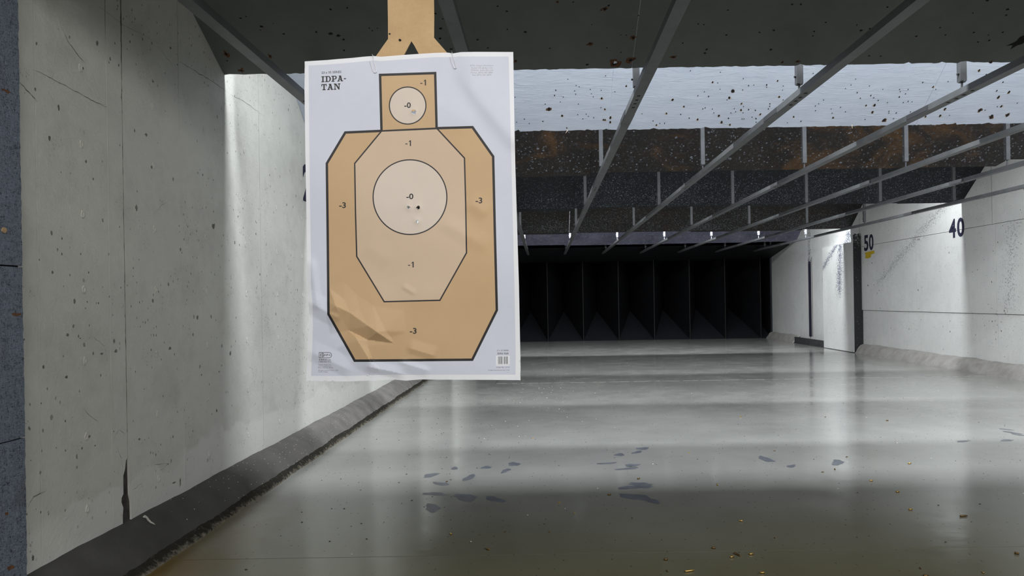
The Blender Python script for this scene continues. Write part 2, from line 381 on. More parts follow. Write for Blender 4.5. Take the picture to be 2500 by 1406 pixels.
# chips and cracks of the left wall, each a thin dark scar
def scar(px, py, w, h, side=WL, par=None, mat=None, seed=0, name='chip'):
    R = random.Random(seed); c = on_wall(px, py, side); k = c.y/FPX; sg = 1 if side < 0 else -1
    n = 11; poly = []
    stretch = abs(c.y/side)*(1 if side < 0 else .6)          # pixels across cover more wall the further it recedes
    for i in range(n):
        t = 2*PI*i/n; rr = 1+R.uniform(-.42, .35); poly.append((c.y+w/2*k*stretch*rr*math.cos(t), c.z+h/2*k*rr*math.sin(t)))
    b = MB(); b.prism(poly, (side+sg*.0008, 0, 0), (0, 1, 0), (0, 0, 1), (-sg, 0, 0), .0006)
    return b.build(name, mat or M_chip, par or wall_l)
M_chip = simple('exposed_concrete', (.16, .155, .14), .9, 0, .5, 80, .5)
for i, (px, py, w, h) in enumerate([(143,263,6,16),(237,105,7,18),(203,167,5,10),(210,394,6,11),(357,329,9,11),(521,553,9,18),(482,775,7,12),(562,862,6,14),
   (278,832,6,8),(283,857,10,10),(165,817,9,9),(106,896,7,14),(162,921,8,10),(340,1072,7,8),(248,864,9,8),(59,829,4,6),(371,408,7,12),(373,198,6,8),
   (218,1066,6,9),(80,1362,8,18),(440,1178,4,26),(333,507,7,22),(416,117,5,8),(535,907,4,6),(492,915,4,6),(128,664,7,10),(197,620,5,5),(529,1002,5,9),(508,980,4,10),(415,851,8,9),
   (60,1088,4,6),(200,1095,5,7),(160,1100,4,7),(232,1088,4,6),(137,1093,3,5),(471,1052,3,5),(425,1178,12,5),(196,826,4,5),(213,737,4,6),(240,740,4,7)]):
    scar(px, py, w*.72, h*.8, seed=i+5)
def crack(pts, w0, seed):
    R = random.Random(seed); P = []
    for (a, c) in zip(pts[:-1], pts[1:]):
        n = max(2, int(math.hypot(c[0]-a[0], c[1]-a[1])/7))
        for k in range(n): P.append((a[0]+(c[0]-a[0])*k/n+R.uniform(-.8, .8), a[1]+(c[1]-a[1])*k/n+R.uniform(-1.2, 1.2)))
    P.append(pts[-1]); up = []; dn = []
    for i, p in enumerate(P):
        w = w0*(.35+.65*math.sin(PI*(i+.3)/(len(P)+.2)))*R.uniform(.15, 1.0)
        for L, s in ((up, -1), (dn, 1)):
            q = on_wall(p[0], p[1]+s*w/2, WL); L.append((WL+.001, q.y, q.z))
    n = len(P); b = MB(); b.add(up+dn, [(i, i+1, n+i+1, n+i) for i in range(n-1)]); b.build('crack', M_chip, wall_l)
for i, (pts, w) in enumerate([([(78,170),(100,178),(165,212),(215,240),(262,262)],2.2),([(438,150),(470,170),(520,200),(556,226)],2),([(148,60),(165,100),(188,132),(206,152)],3),
    ([(47,200),(70,225),(90,248)],4),([(556,228),(600,250),(645,285)],1.),([(372,1160),(378,1134),(412,1132),(392,1148)],2.),([(67,1238),(82,1212),(112,1198)],3.5),
    ([(200,995),(225,1020),(240,1028)],1.5),([(372,528),(395,500),(412,491)],1.2),([(225,820),(255,845)],1.2),([(385,112),(425,165)],1),([(400,100),(412,60)],1.),
    ([(275,1076),(290,1048),(306,1060)],1.8),([(285,1090),(296,1120),(303,1180)],2.6),([(325,1195),(345,1180),(348,1190)],2),([(260,0),(262,30),(264,70)],1.5),([(265,860),(271,960),(274,1040)],1.2),([(440,860),(448,960),(452,1060),(453,1170)],1.),([(218,0),(258,28),(300,60),(395,110)],1.)]):
    crack(pts, w, i)
# acoustic boards nearest the camera
b = MB(); b.box(WL+.0003, WL+.03, .05, 2.577, .072, 3.28); b.build('board_backing', M_hole, wall_l)  # added black sheet gives the gaps between the boards their shade
for y0, y1 in ((1.32, 2.583), (.05, 1.317)):
    for z0 in (.072, .717, 1.363, 2.002, 2.645):
        b = MB(); R = random.Random(int(z0*50)); n = 30; y1b = y1
        poly = [(y0, z0+.002), (y1, z0+.002)]+[(y1+R.uniform(-.0025, .0025), z0+.005+(.635)*k/n) for k in range(1, n)]+[(y1, z0+.642), (y0, z0+.642)]
        b.prism(poly, (WL+.042, 0, 0), (0, 1, 0), (0, 0, 1), (-1, 0, 0), .0405); b.build('acoustic_board', M_wool, wall_l)
p = on_wall(9, 562, WL+.042); b = MB()
b.prism([(p.y+.011*math.cos(t*.7)*(1+.15*math.sin(3*t)), p.z+.011*math.sin(t*.7)) for t in range(9)], (p.x+.004, 0, 0), (0, 1, 0), (0, 0, 1), (-1, 0, 0), .004)
b.build('splinter', M_wood, wall_l)
for px, py, w, h in ((38, 767, 24, 7), (15, 222, 22, 9), (16, 1254, 10, 8), (26, 1386, 16, 12)):
    scar(px, py, w, h, WL+.042, wall_l, M_brown, int(py), 'gouge')
# ---- right wall
RSC = [(965,470),(1015,768),(1035,740),(925,690),(985,685),(1415,240),(1430,238),(2160,350),(2005,535),(2145,655),(2310,550),(2285,660),(1420,735),(1425,920),(1045,915),(1725,365),(2390,315),(1955,555),(2205,265),(2255,100),(1735,1040),(1735,1145),(2075,1085),(1330,1120),(2190,970),(2180,1040),(2240,1050),(2240,1140),(2190,1150),(2185,1220),(2270,940),(2280,965),(2200,1080),(2150,1045)]
b = MB(); b.box(WR+.05, WR+.3, -4, YEND, -.3, ZC); wall_r = tag(b.build('wall_right', M_dark), kind='structure')
def rp(y0, y1, z0, z1, dx=0.):
    b = MB(); g = .002; b.box(WR+dx, WR+.051, y0+g, y1-g, z0+g, z1-g); return b.build('wall_panel', M_wr, wall_r)
for y0, y1 in ((-4, 0), (0, 4), (4, 7), (7, 10.13)): rp(y0, y1, 0, .898, .014); rp(y0, y1, .902, 2.24)
rp(10.13, 12.3, 0, .898, .014); rp(12.3, 14.41, 0, .898, .016); rp(10.13, 12.3, .902, 2.24); rp(12.3, 14.46, .902, 2.24)
for y0, y1 in ((-4, 0), (0, 4), (4, 7), (7, 10.2), (10.23, 14.46)): rp(y0, y1, 2.243, ZC)
rp(14.5, 16.05, 0, ZC); rp(16.05, 17.2, 0, ZC); rp(17.28, YEND, 0, ZC)
for i, (a_, c_) in enumerate(RSC):
    py_ = 526+c_*.2475; h_ = 4.5 if i % 3 == 0 else 3
    scar(1890+a_*.2475, py_, h_*.8, h_, WR+(.013 if c_ > 985 else -.0003), wall_r, M_chip, i+200)
# steel cover box standing proud of the wall (white face, black near end)
b = MB(); b.box(6.56, 6.565, 14.42, 16.0, .012, 2.35); b.box(6.565, WR, 15.98, 16.0, .012, 2.35); b.box(6.565, WR, 14.44, 16.0, 2.33, 2.35)
duct = tag(b.build('trim_1', M_wr), kind='structure')
m = NT('scarred_black_end'); n_ = m.noise(30, 5, .75); zz = m.xyz()[2]
m.out(m.mix(m.math('GREATER_THAN', m.math('ADD', n_, m.ramp(zz, 2.1, 2.6, 0, .14)), .64), (.02, .02, .022), (.3, .3, .3)), .8); M_end = m.m
b = MB(); b.prism([(6.56, .01), (6.73, .19), (6.735, .9), (6.72, .91), (6.725, 2.52), (6.70, 2.5), (6.68, 2.53), (6.64, 2.5), (6.60, 2.52), (6.56, 2.49)], (0, 14.405, 0), (1, 0, 0), (0, 0, 1), (0, 1, 0), .012)
b.build('end_plate', M_end, duct)
# narrow black expansion joint in the far wall
m = NT('scarred_black_joint'); n_ = m.noise(24, 5, .8); zz = m.xyz()[2]
m.out(m.mix(m.math('GREATER_THAN', m.math('ADD', n_, m.ramp(zz, 1.9, 2.2, -.1, .16)), .6), (.015, .016, .035), (.6, .6, .6)), .8)
b = MB(); b.box(WR-.004, WR+.04, 17.13, 17.3, .2, 2.9); b.build('joint_filler', m.m, wall_r)
b = MB(); b.box(WR-.006, WR+.04, 17.06, 17.075, .2, 2.2); b.build('joint_lip', M_dark, wall_r)
# dark steel plate on the far curb
b = MB(); b.box(6.555, 6.59, 16.02, 17.85, .004, .165)
for y in (16.3, 16.95, 17.5): b.box(6.545, 6.556, y-.08, y+.08, .05, .11)
tag(b.build('trim_2', M_rubber), kind='structure')
# painted distance numbers
def text_mesh(txt, offset=0., res=4, spacing=1.):
    c = bpy.data.curves.new('t', 'FONT'); c.body = txt; c.offset = offset; c.resolution_u = res; c.space_character = spacing
    o = bpy.data.objects.new('t', c); COL.objects.link(o); bpy.context.view_layer.update()
    dg = bpy.context.evaluated_depsgraph_get(); me = bpy.data.meshes.new_from_object(o.evaluated_get(dg))
    v = [(p.co.x, p.co.y) for p in me.vertices]; f = [list(p.vertices) for p in me.polygons]
    bpy.data.objects.remove(o); bpy.data.curves.remove(c); bpy.data.meshes.remove(me)
    return v, f
def wall_number(txt, x, ya, yb, z0, z1, par):
    for i, ch in enumerate(txt):
        v, f = text_mesh(ch, .028); xs = [p[0] for p in v]; ys = [p[1] for p in v]
        a = ya+(yb-ya)*(i*.535); c = a+(yb-ya)*.465; vs = []
        for p in v:
            s = (p[0]-min(xs))/(max(xs)-min(xs)); t = (p[1]-min(ys))/(max(ys)-min(ys))
            vs.append((x, a+(c-a)*s, z0+(z1-z0)*t))
        b = MB(); b.add(vs, f); b.build('painted_digit', M_ink, par)
wall_number('40', WR-.0015, 11.29, 10.88, 2.124, 2.436, wall_r)
wall_number('50', WR-.0015, 14.28, 13.87, 2.132, 2.464, wall_r)
wall_number('20', WL+.0015, 5.755, 6.16, 2.08, 2.40, wall_l)
b = MB(); b.prism([(14.25, 2.105), (13.84, 2.12), (13.845, 2.06), (13.97, 2.045), (14.0, 1.99), (14.12, 1.975), (14.235, 1.985), (14.22, 2.05)], (WR-.002, 0, 0), (0, 1, 0), (0, 0, 1), (1, 0, 0), .0015)
b.build('tape_scrap', M_yel, wall_r)
# ---- curbs
def curb(name, side, y0, y1, prof, mats, jit, seed):
    xw = WL if side < 0 else WR; sg = 1 if side < 0 else -1; ys = []; y = y0
    while y < y1: ys.append(y); y += .035 if y < 8 else .09
    ys.append(y1); n = len(prof); b = MB()
    def f(i, j):
        q, z, k = prof[i]; y = ys[j]
        return (xw+sg*(q+k*jit*nz(y*2.3, seed+i*.8)+k*random.gauss(0, jit*.28)), y, max(0 if i < n-1 else -.02, z+(jit*.9*nz(y*1.4, seed) if 0 < z else 0)+k*random.gauss(0, jit*.2)))
    vs, fs = grid(n, len(ys), f); mi = [1 if (k % (n-1)) >= n-4 else 0 for k in range(len(fs))]
    b.v = vs; b.f = [list(x) for x in fs]; b.m = mi
    b.f.append(list(range(n))); b.m.append(0)
    o = b.build(name, mats, None, True); return tag(o, kind='structure')
curb('baseboard_left', -1, -1, 20.1, [(-.01, .178, 0), (.03, .172, .3), (.07, .156, .3), (.105, .128, .4), (.135, .098, .4), (.162, .066, .7), (.18, .045, 1.4), (.196, .028, 1.8), (.214, .01, 1.6), (.22, -.01, 1)], [M_curb, M_curbedge], .0065, 1)
P_R = [(-.01, .195, 0), (.03, .188, .6), (.07, .168, .8), (.11, .13, 1), (.145, .085, 1), (.17, .045, 1), (.19, .015, 1), (.2, -.01, .5)]
curb('baseboard_right', 1, -1, 14.36, P_R, [M_curbr, M_curbr], .014, 5)
curb('baseboard_far', 1, 17.9, 20.05, P_R, [M_curbr, M_curbr], .014, 3)

# ================================================================== BAFFLES
ZE = 2.675
EDGES = [1.5, 4.35, 5.92, 7.9, 10.93, 14.9, 18.1]
TAN = [.78, .60, .80, .78, .80, .76, .7]
BN = ['overhead', 'nearest dark grey', 'brightly lit white plywood', 'rusty brown steel', 'blue-black steel', 'brown-black steel', 'violet-grey steel']
XS = [WL+.0005, .59, 3.25, 5.69, WR-.0005]
def bframe(i):
    a = math.atan(TAN[i]); d = Vector((0, -math.cos(a), math.sin(a))); n = Vector((0, -math.sin(a), -math.cos(a)))
    return d, n, (ZC-ZE-.01)/math.sin(a)
def hit_baffle(i, px, py):
    d, n, L = bframe(i); r = Vector(ray(px, py)); c = Vector((0, 0, CH)); o = Vector((0, EDGES[i], ZE))
    t = (o-c).dot(n)/r.dot(n); p = c+r*t
    return p, (p-o).dot(d)
BLAB = ['grey plywood ceiling baffle directly overhead, before the nearest dark one',
 'nearest ceiling baffle, dark grey plywood with black bullet holes along the top',
 'white plywood ceiling baffle pocked with bullet holes, lit from behind the nearest one',
 'rusty brown steel ceiling baffle spattered with lead, just behind the white one',
 'blue-black steel ceiling baffle, second steel one behind the white plywood',
 'brown-black steel ceiling baffle, third steel one, fully covered in spatter',
 'thin violet-grey steel ceiling baffle, last one before the dark trap']
baffles = []
for i, Y in enumerate(EDGES):
    d, n, L = bframe(i); mat = [M_ply_shaded, M_ply_shaded, M_ply, M_rust, M_st4, M_st5, M_st6][i]
    B = empty('ceiling_baffle', (2.36, Y, ZE), BLAB[i], 'baffle', 'sloping baffles under the ceiling'); baffles.append(B)
    R = random.Random(i*11+3)
    for k in range(4):
        x0, x1 = XS[k]+.0012, XS[k+1]-.0012; low = 0.
        off = 0.
        if i == 3 and k == 1: x0 = .545
        if i == 4 and k == 1: x0 = .45
        if i == 3:
            if k == 0: low, off, x1 = -.035, .014, x1-.03
            if k == 3: low = .10
            if k == 2: x1 = 5.33
            if k == 3: x0 = 5.335
        if i == 4 and k == 0: low, off, x1 = -.05, .012, x1-.1
        if i == 4 and k == 3: low = -.01
        if i == 5 and k in (0, 2): low = -.03
        if i == 6: low = R.uniform(-.02, .02)
        poly = []
        amp = .0035 if i in (1, 2) else .0012
        x = x0; 
        while x < x1:
            dz = R.uniform(-amp, amp)
            if i in (1, 2) and R.random() < (.10 if i == 2 else .05): dz += R.uniform(.005, .016)
            if i == 2 and 4.3 < x < 4.62: dz += R.uniform(.0, .02)
            poly.append((x, low+dz)); x += R.uniform(.012, .05) if i < 3 else R.uniform(.1, .3)
        poly.append((x1, low))
        if i == 3 and k == 2: poly[-1] = (x1-.07, low); poly.append((x1, low+.075))
        poly += [(x1, L), (x0, L)]
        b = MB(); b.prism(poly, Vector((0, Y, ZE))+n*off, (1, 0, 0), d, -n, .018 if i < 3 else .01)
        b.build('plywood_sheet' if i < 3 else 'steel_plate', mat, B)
    # timber/steel backing joists behind the sheet
    for xj in (-1.6, -.4, .9, 2.1, 3.4, 4.7, 6.0):
        b = MB(); b.prism([(xj, .12), (xj+.045, .12), (xj+.045, L-.02), (xj, L-.02)], Vector((0, Y, ZE))-n*.019, (1, 0, 0), d, -n, .08); b.build('joist', M_dark, B)
# seams strip patch on the white baffle
def decal(i, px, py, w, h, par, mat, name, seed, off=.0009, an=0, jag=.3, n=9):
    R = random.Random(seed); p, s = hit_baffle(i, px, py); d, nn, L = bframe(i); k = p.y/FPX
    fs = 1/max(.2, abs(Vector(ray(px, py)).normalized().dot(nn)))     # foreshortening along the slope
    poly = []
    for q in range(n):
        t = 2*PI*q/n; rr = 1+R.uniform(-jag, jag); ex, ey = w/2*rr*math.cos(t), h/2*rr*math.sin(t)
        poly.append((p.x+(ex*math.cos(an)-ey*math.sin(an))*k, s+(ex*math.sin(an)+ey*math.cos(an))*k*min(fs, 2.2)))
    b = MB(); b.prism(poly, Vector((0, EDGES[i], ZE))+nn*off, (1, 0, 0), d, -nn, off*.8); return b.build(name, mat, par)
def tr(lst, ox, oy, sc): return [(ox+a[0]*sc, oy+a[1]*sc)+tuple(a[2:]) for a in lst]
H1 = tr([(560,18),(865,48,7),(800,88,4),(150,275,6),(1015,300,4),(1120,133),(358,415),(850,410),(680,555,7),(1240,490,8),(1285,455),(1500,370),(1632,205,5),(1680,212),(1705,425,7),(1690,455,6),
   (1875,300,6),(1888,88),(2160,278),(2280,260,5),(2255,425,6),(968,300,3),(970,450,4),(1208,518,3),(1190,562,4),(720,210,3),(1070,245,3),(1330,205,3)], 1240, 0, .2845)
H1 += tr([(330,38,6),(405,38,6),(618,192,5),(885,215,5),(520,270,6),(508,308,4),(922,262,6),(995,245,5),(990,310,5),(1148,62,6),(1395,312,6),(1600,237,4),(1645,300,5),(1890,278,5),(2180,80,7),(2168,130,6),(2135,278,6),(2020,348,7),
   (990,480,4),(1090,482,4),(150,425,5),(840,430,5),(1325,42),(1880,112),(50,278),(175,262),(1925,360,4),(2005,5,6),(1120,170,3),(2015,300,3)], 1840, 0, .2845)
H1 += tr([(340,90,7),(500,75,5),(203,305,6),(340,322,9),(415,340,9),(465,378,7),(710,268,4),(738,293,4),(785,268,3),(470,480,6),(1418,73,5),(1340,128,6),(1440,195,6),(1412,180,4),(1390,272,7),(1385,368,8),(1490,467,6),(1743,378,6),(1838,457,5),(1933,60,6),(2020,108,6),(2197,305,7),(2025,280,4),(1503,285,3)], 720, 0, .256)
H1 += tr([(1872,190,7),(2028,242,6),(1720,130,5),(1760,118,4),(1862,215,3),(1955,170,3),(1650,290,4),(1625,435,4)], 0, 0, .3414)
for k, h in enumerate(H1):
    s = h[2] if len(h) > 2 else 4
    if random.random() < .35: decal(1, h[0]+1, h[1]+2, s*1.6, s*.8, baffles[1], M_torn, 'torn_rim', k+900, .0006)
    decal(1, h[0], h[1], s*random.uniform(.75, 1.3), s*.55, baffles[1], M_hole, 'bullet_hole', k)
for k, (px, py, w, h) in enumerate([(1477,22,16,9),(1441,107,16,7),(1546,92,14,9),(1540,147,22,11),(1501,154,24,18),(1644,139,16,5),(1361,5,6,6),(660,137,9,9),(552,132,14,11),(589,172,14,8),(1259,149,9,5),(1910,152,7,5),(1947,150,10,5),(2418,152,9,6)]):
    decal(1, px, py, w, h, baffles[1], M_brown, 'torn_wood', k+50, .0007, .2, .5, 11)
    decal(1, px, py, w*.45, h*.55, baffles[1], M_hole, 'bullet_hole', k+70)
decal(1, 2489, 100, 40, 17, baffles[1], M_hole, 'torn_gap', 3, .001, .45, .45, 15)
m = NT('daylit_gap'); m.out((.8, .83, .9), .6); decal(1, 1502, 152, 9, 6, baffles[1], m.m, 'pierced_hole', 9, .0016)  # pale patch stands in for lamp light seen through the hole
# white baffle: holes measured by eye for the large ones, the many small ones scattered between, denser to the lower edge
H2 = tr([(515,680),(585,735),(612,745),(410,775,4),(572,780),(400,820,4),(582,808),(707,768),(715,805),(733,830),(475,833),(800,775),(805,845,6),(838,650),(450,875),(320,893),(604,893),(352,935,11),(798,922),(832,938,5),(672,980),(600,983),
  (465,993,6),(690,998),(735,1010),(643,1020),(300,1042,4),(183,1060),(75,1048),(142,1022),(505,1098,4),(62,833),(880,1010,7),(878,1048,6),(835,1030,5),(820,1028,5),(918,787),(1015,738,5),(1140,735,8),(1065,897),(1118,797),(1150,977),(992,1007),
  (1412,855,7),(1510,915,5),(1565,607),(1823,620),(1757,705,5),(1800,712),(1820,765),(1685,788),(1630,822),(1722,828,4),(1930,780,9),(2020,675),(2015,772),(2065,735,4),(2110,730),(2220,730,4),(2220,748),(1900,838,7),(1880,857),(2005,888,5),(2022,915),(2000,945,6),
  (1942,933),(1955,958),(1913,968),(2065,940,4),(2125,947),(2165,980,5),(2247,890),(2247,912),(2235,935),(2017,968),(1755,935),(1767,968),(1693,925),(1672,935),(1360,972,5),(1483,982,4),(1555,1013,4),(1628,1025,6),(1303,1058),(1345,1057),(1245,1037),(1275,1073,5),(1833,1048,7),(1810,993,6),(1893,1015,4),(1905,1070,5),(2008,1020),(2025,1020),(2130,1020),(2130,1048),(2095,1005)], 1240, 0, .2845)
H2 += tr([(365,655,4),(205,692,5),(110,728,4),(253,738),(247,775),(220,830,6),(253,857),(140,890),(137,912),(125,935),(208,922,5),(180,960),(140,992,4),(12,945),(55,983,5),(18,1015),(20,1048),(290,1053),(342,1002,5),(405,1040,4),(510,630),(875,678),(835,730),(787,760),(993,737),(888,795,4),
  (1108,767),(1252,768),(1258,785),(1325,768),(1302,805),(1005,820,4),(1030,838),(1250,832,4),(915,843),(1068,862),(1148,880),(1283,880),(1325,870),(1358,873),(600,858),(528,910),(557,890),(663,935),(530,950),(745,922),(787,960),(963,905,5),(1035,903,7),(1020,962,6),(680,1010,5),(673,972),
  (1160,955),(1160,970),(1222,970,4),(1345,960),(1372,963),(955,1025),(1120,1030,9),(1200,1018),(1450,708,4),(1540,745,5),(1562,767),(1668,700),(1935,690,4),(1995,638),(1933,605,7),(2085,780,4),(2100,833,7),(2190,790,7),(2138,705,4),(1680,990),(1600,993,6),(1640,938,7),(1475,1000,5),(2125,912,6),(1940,945,8),(2040,1000,10),(2180,985,9),(2090,915),(2262,885),(1985,945)], 1840, 0, .2845)
M_rim = simple('bare_pale_wood', (.6, .5, .4), .9, 0, .3, 60, .4)
for k, h in enumerate(H2):
    s = h[2] if len(h) > 2 else 3
    if s >= 5: decal(2, h[0], h[1]+.8, s*1.3, s*.8, baffles[2], M_rim if s < 8 else M_brown, 'torn_rim', k+300, .0007, 0, .4)
    decal(2, h[0], h[1], s*.72, s*.85, baffles[2], M_hole, 'bullet_hole', k+100, .0012)
# splinters hanging from the lower edge of the white baffle
for px, x2, y2 in ((1386, 1381, 325), (2079, 2081, 314)):
    a_ = at_depth(px, 318 if px < 1500 else 302, EDGES[2]-.005); b_ = at_depth(x2, y2, EDGES[2]-.02)
    b = MB(); b.tube([a_+Vector((0, 0, .02)), a_, b_], [.004, .005, .001], 5); b.build('splinter', M_rim, baffles[2])
# lead splashes on the steel baffles
def splashes(i, cnt, smin, smax, lowbias, seed):
    R = random.Random(seed); d, nn, L = bframe(i); b = MB(); O = Vector((0, EDGES[i], ZE)); U = Vector((1, 0, 0))
    cl = [(R.uniform(WL, WR), R.uniform(0, .7)*lowbias) for _ in range(22)]
    for q in range(cnt):
        if R.random() < .55: c = R.choice(cl); x, s = c[0]+R.gauss(0, .28), abs(c[1]+R.gauss(0, .16))
        else: x, s = R.uniform(WL+.05, WR-.05), abs(R.gauss(0, .42*lowbias))
        if not (WL+.05 < x < WR-.08) or s > L-.05 or s < .02: continue
        if i == 3 and x > 5.25 and s < .16: continue
        r = R.uniform(smin, smax)*(1 if R.random() < .93 else 1.6); n = 7; t0 = R.uniform(0, 6)
        off = .0022 if not (i in (3, 4) and x < .6) else .0175
        c = O+U*x+d*s+nn*off
        ring = [c+(U*math.cos(t0+2*PI*k/n)+d*math.sin(t0+2*PI*k/n))*r*R.uniform(.65, 1.2)-nn*.0016 for k in range(n)]
        b.add([c]+ring, [(0, 1+k, 1+(k+1) % n) for k in range(n)])
    o = b.build('lead_splashes', M_lead, baffles[i]); o['kind'] = 'stuff'
splashes(3, 1000, .004, .0105, .8, 1); splashes(4, 6500, .0025, .007, .75, 2); splashes(5, 6500, .003, .009, .85, 3); splashes(6, 2500, .006, .016, .9, 4)

# ================================================================== RAILS AND HANGERS
RZ = CH+1.30
M_GALV = M_al
ORD = ['leftmost', 'second', 'third', 'fourth', 'fifth', 'sixth', 'seventh', 'rightmost']
RX = [-1.50+1.066*k for k in range(8)]; RX[1] = -.40
m = NT('slot_dark'); m.out((.008, .008, .008), .9); M_slot = m.m
HROWS = [(4.47, 'the nearest dark baffle', 1.392), (7.17, 'the white plywood baffle', 1.406), (9.88, 'the rusty steel baffle', 1.365), (12.62, 'the blue-black steel baffle', 1.37), (15.45, 'the brown-black steel baffle', 1.42), (18.3, 'the last steel baffle', 1.4)]
for k, x in enumerate(RX):
    lab = {'leftmost': 'galvanized ceiling rail nearest the left wall, the leftmost of eight', 'second': 'galvanized ceiling rail passing behind the paper target, second from the left wall'}.get(ORD[k],
        'galvanized ceiling rail, %s of eight counted from the left wall' % (ORD[k] if k < 7 else 'rightmost'))
    T = empty('ceiling_rail', (x, 9, RZ), lab, 'rail', 'parallel target rails under the ceiling')
    w, h, t = .032, .041, .003
    prof = [(-w, 0), (w, 0), (w, h), (w-.014, h), (w-.014, h-t), (w-t, h-t), (w-t, t), (-w+t, t), (-w+t, h-t), (-w+.014, h-t), (-w+.014, h), (-w, h)]
    y0 = -1.5
    for y1 in (1.9, 4.95, 8.0, 11.05, 14.1, 17.15, 19.25):
        b = MB(); b.prism(prof, (x, y0+.002, RZ+(.0007 if int(y1*7) % 2 else 0)), (1, 0, 0), (0, 0, 1), (0, 1, 0), y1-y0-.004); b.build('rail_length', M_rail, T); y0 = y1
    for y in (1.9, 4.95, 8.0, 11.05, 14.1, 17.15):    # splice sleeve and slots at each joint
        s = .0035
        for sx in (-1, 1): b = MB(); b.box(*sorted((x+sx*(w+.0002), x+sx*(w+s))), y-.14, y+.14, RZ+.004, RZ+h-.002); b.build('splice_plate', M_al, T)
    b = MB()
    for y in (4.36, 4.45, 4.53, 4.62, 7.9, 7.99, 8.07, 10.9, 11.0): b.box(x-.011, x+.009, y-.011, y+.011, RZ-.0012, RZ+.0005)
    tag(b.build('slots', M_slot, T), kind='stuff')
rowname = ['in the nearest row, below', 'in the second row, behind', 'in the third row, behind', 'in the fourth row, behind', 'in the fifth row, behind', 'in the last row, behind']
rn = ['first', 'second', 'third', 'fourth', 'fifth', 'sixth']
M_galv_lit = simple('bright_zinc', (.5, .51, .54), .4, .2, .1, 9, .1)  # paler copy of the galvanized steel, strong lamp light put into its colour
def make_hanger(x, y, zb, label):
    M_al = M_galv_lit if 15 < y < 16 else M_GALV
    T = empty('rail_hanger', (x, y, RZ+.041), label, 'hanger', 'threaded hangers carrying the rails')
    a = .0205; t = .003
    prof = [(-a, -a), (a, -a), (a, a), (a-.011, a), (a-.011, a-t), (a-t, a-t), (a-t, -a+t), (-a+t, -a+t), (-a+t, a-t), (-a+.011, a-t), (-a+.011, a), (-a, a)]
    b = MB(); b.prism(prof, (x, y, zb), (1, 0, 0), (0, 1, 0), (0, 0, 1), ZC-zb); b.build('strut', M_al, T)
    b = MB(); b.tube([(x, y, RZ+.02), (x, y, zb+.12)], .0075, 8); b.build('threaded_rod', M_al, T)
    b = MB(); b.tube([(x, y, zb-.004), (x, y, zb+.008)], .0235, 6); b.build('end_plate', M_al, T); b = MB(); b.tube([(x, y, RZ+.041), (x, y, RZ+.053)], .013, 6); b.build('nut', M_al, T)
    for dz in (.05, .16): b = MB(); b.tube([(x-a-.012, y, zb+dz), (x-a+.001, y, zb+dz)], .008, 6); b.build('bolt', M_al, T)
    return T
first = None
for r, (y, bn, hb) in enumerate(HROWS):
    for k, x in enumerate(RX):
        lab = 'strut hanger on the %s rail%s, just behind %s' % (ORD[k] if k in (0, 7) else ORD[k], '' if k in (0, 7) else ' from the left', bn)
        if r == 0:
            H = make_hanger(x, y, CH+hb, lab)
        elif first.get(r) is None:
            H = make_hanger(x, y, CH+hb, lab); first[r] = H
        else:
            src = first[r]; H = src.copy(); COL.objects.link(H); H.location = (x, y, RZ+.041); H['label'] = lab
            for ch in list(src.children):
                c = ch.copy(); COL.objects.link(c); c.parent = H
        if r == 0 and first is None: first = {0: H}
# ================================================================== BULLET TRAP (far end)
T = empty('bullet_trap', (2.36, 20.2, 0), 'black steel bullet trap with upright dividers across the far end', 'bullet trap')
TX = [.13+1.05*k for k in range(-2, 7)]; TX[0] = WL; TX.append(WR)
YM, YA, ZT = 20.2, 21.75, 2.36
TX = sorted(TX)
for k, x in enumerate(TX):
    if WL < x < WR:
        b = MB(); b.box(x-.006, x+.006, YM-.02, YM+.12, 0, ZT+.2); b.build('divider_plate', simple('divider_edge_%d' % k, (.035, .033, .032), .6, .3), T)
for k in range(len(TX)-1):
    a, c = TX[k], TX[k+1]; mx = (a+c)/2
    for q in (a, c):
        b = MB(); s = 1 if q == a else -1
        b.add([(q, YM+.02, 0), (mx-s*.01, YA, 0), (mx-s*.01, YA, ZT+.5), (q, YM+.02, ZT+.5), (q-s*.0+.0, YM+.02, 0)], [(0, 1, 2, 3)]); b.build('side_plate', M_black, T)
    b = MB(); b.prism([(a, 0), (c, 0), (mx, 1)], (0, YM+.03, .01), (1, 0, 0), (0, YA-YM-.03, .85), (0, .4, -.9), .01); b.build('ramp_plate', simple('ramp_%d' % k, (.022, .023, .028), .5, .2), T)
b = MB(); d_ = Vector((0, YM-18.6, ZT-2.62)); b.prism([(WL, 0), (WR, 0), (WR, 1), (WL, 1)], (0, 18.6, 2.62), (1, 0, 0), d_, (0, .1, 1), .02); b.build('hood_plate', M_black, T)
b = MB(); b.box(WL, WR, YM, YM+1.8, ZT, ZC); b.build('header_plate', M_black, T)

# ================================================================== PAPER TARGET
# --- 2-D drawing in photo pixels on the paper, cut into one triangulation, then laid on a creased sheet
def offset_poly(P, d):
    n = len(P); out = []
    A = sum(P[i][0]*P[(i+1) % n][1]-P[(i+1) % n][0]*P[i][1] for i in range(n)); sg = 1 if A > 0 else -1
    for i in range(n):
        p0, p1, p2 = P[i-1], P[i], P[(i+1) % n]
        def ln(a, b):
            dx, dy = b[0]-a[0], b[1]-a[1]; l = math.hypot(dx, dy); nx, ny = sg*dy/l, -sg*dx/l
            return (a[0]+nx*d, a[1]+ny*d, dx/l, dy/l)
        a = ln(p0, p1); c = ln(p1, p2); den = a[2]*c[3]-a[3]*c[2]
        if abs(den) < 1e-6: out.append((c[0], c[1])); continue
        t = ((c[0]-a[0])*c[3]-(c[1]-a[1])*c[2])/den; out.append((a[0]+a[2]*t, a[1]+a[3]*t))
    return out
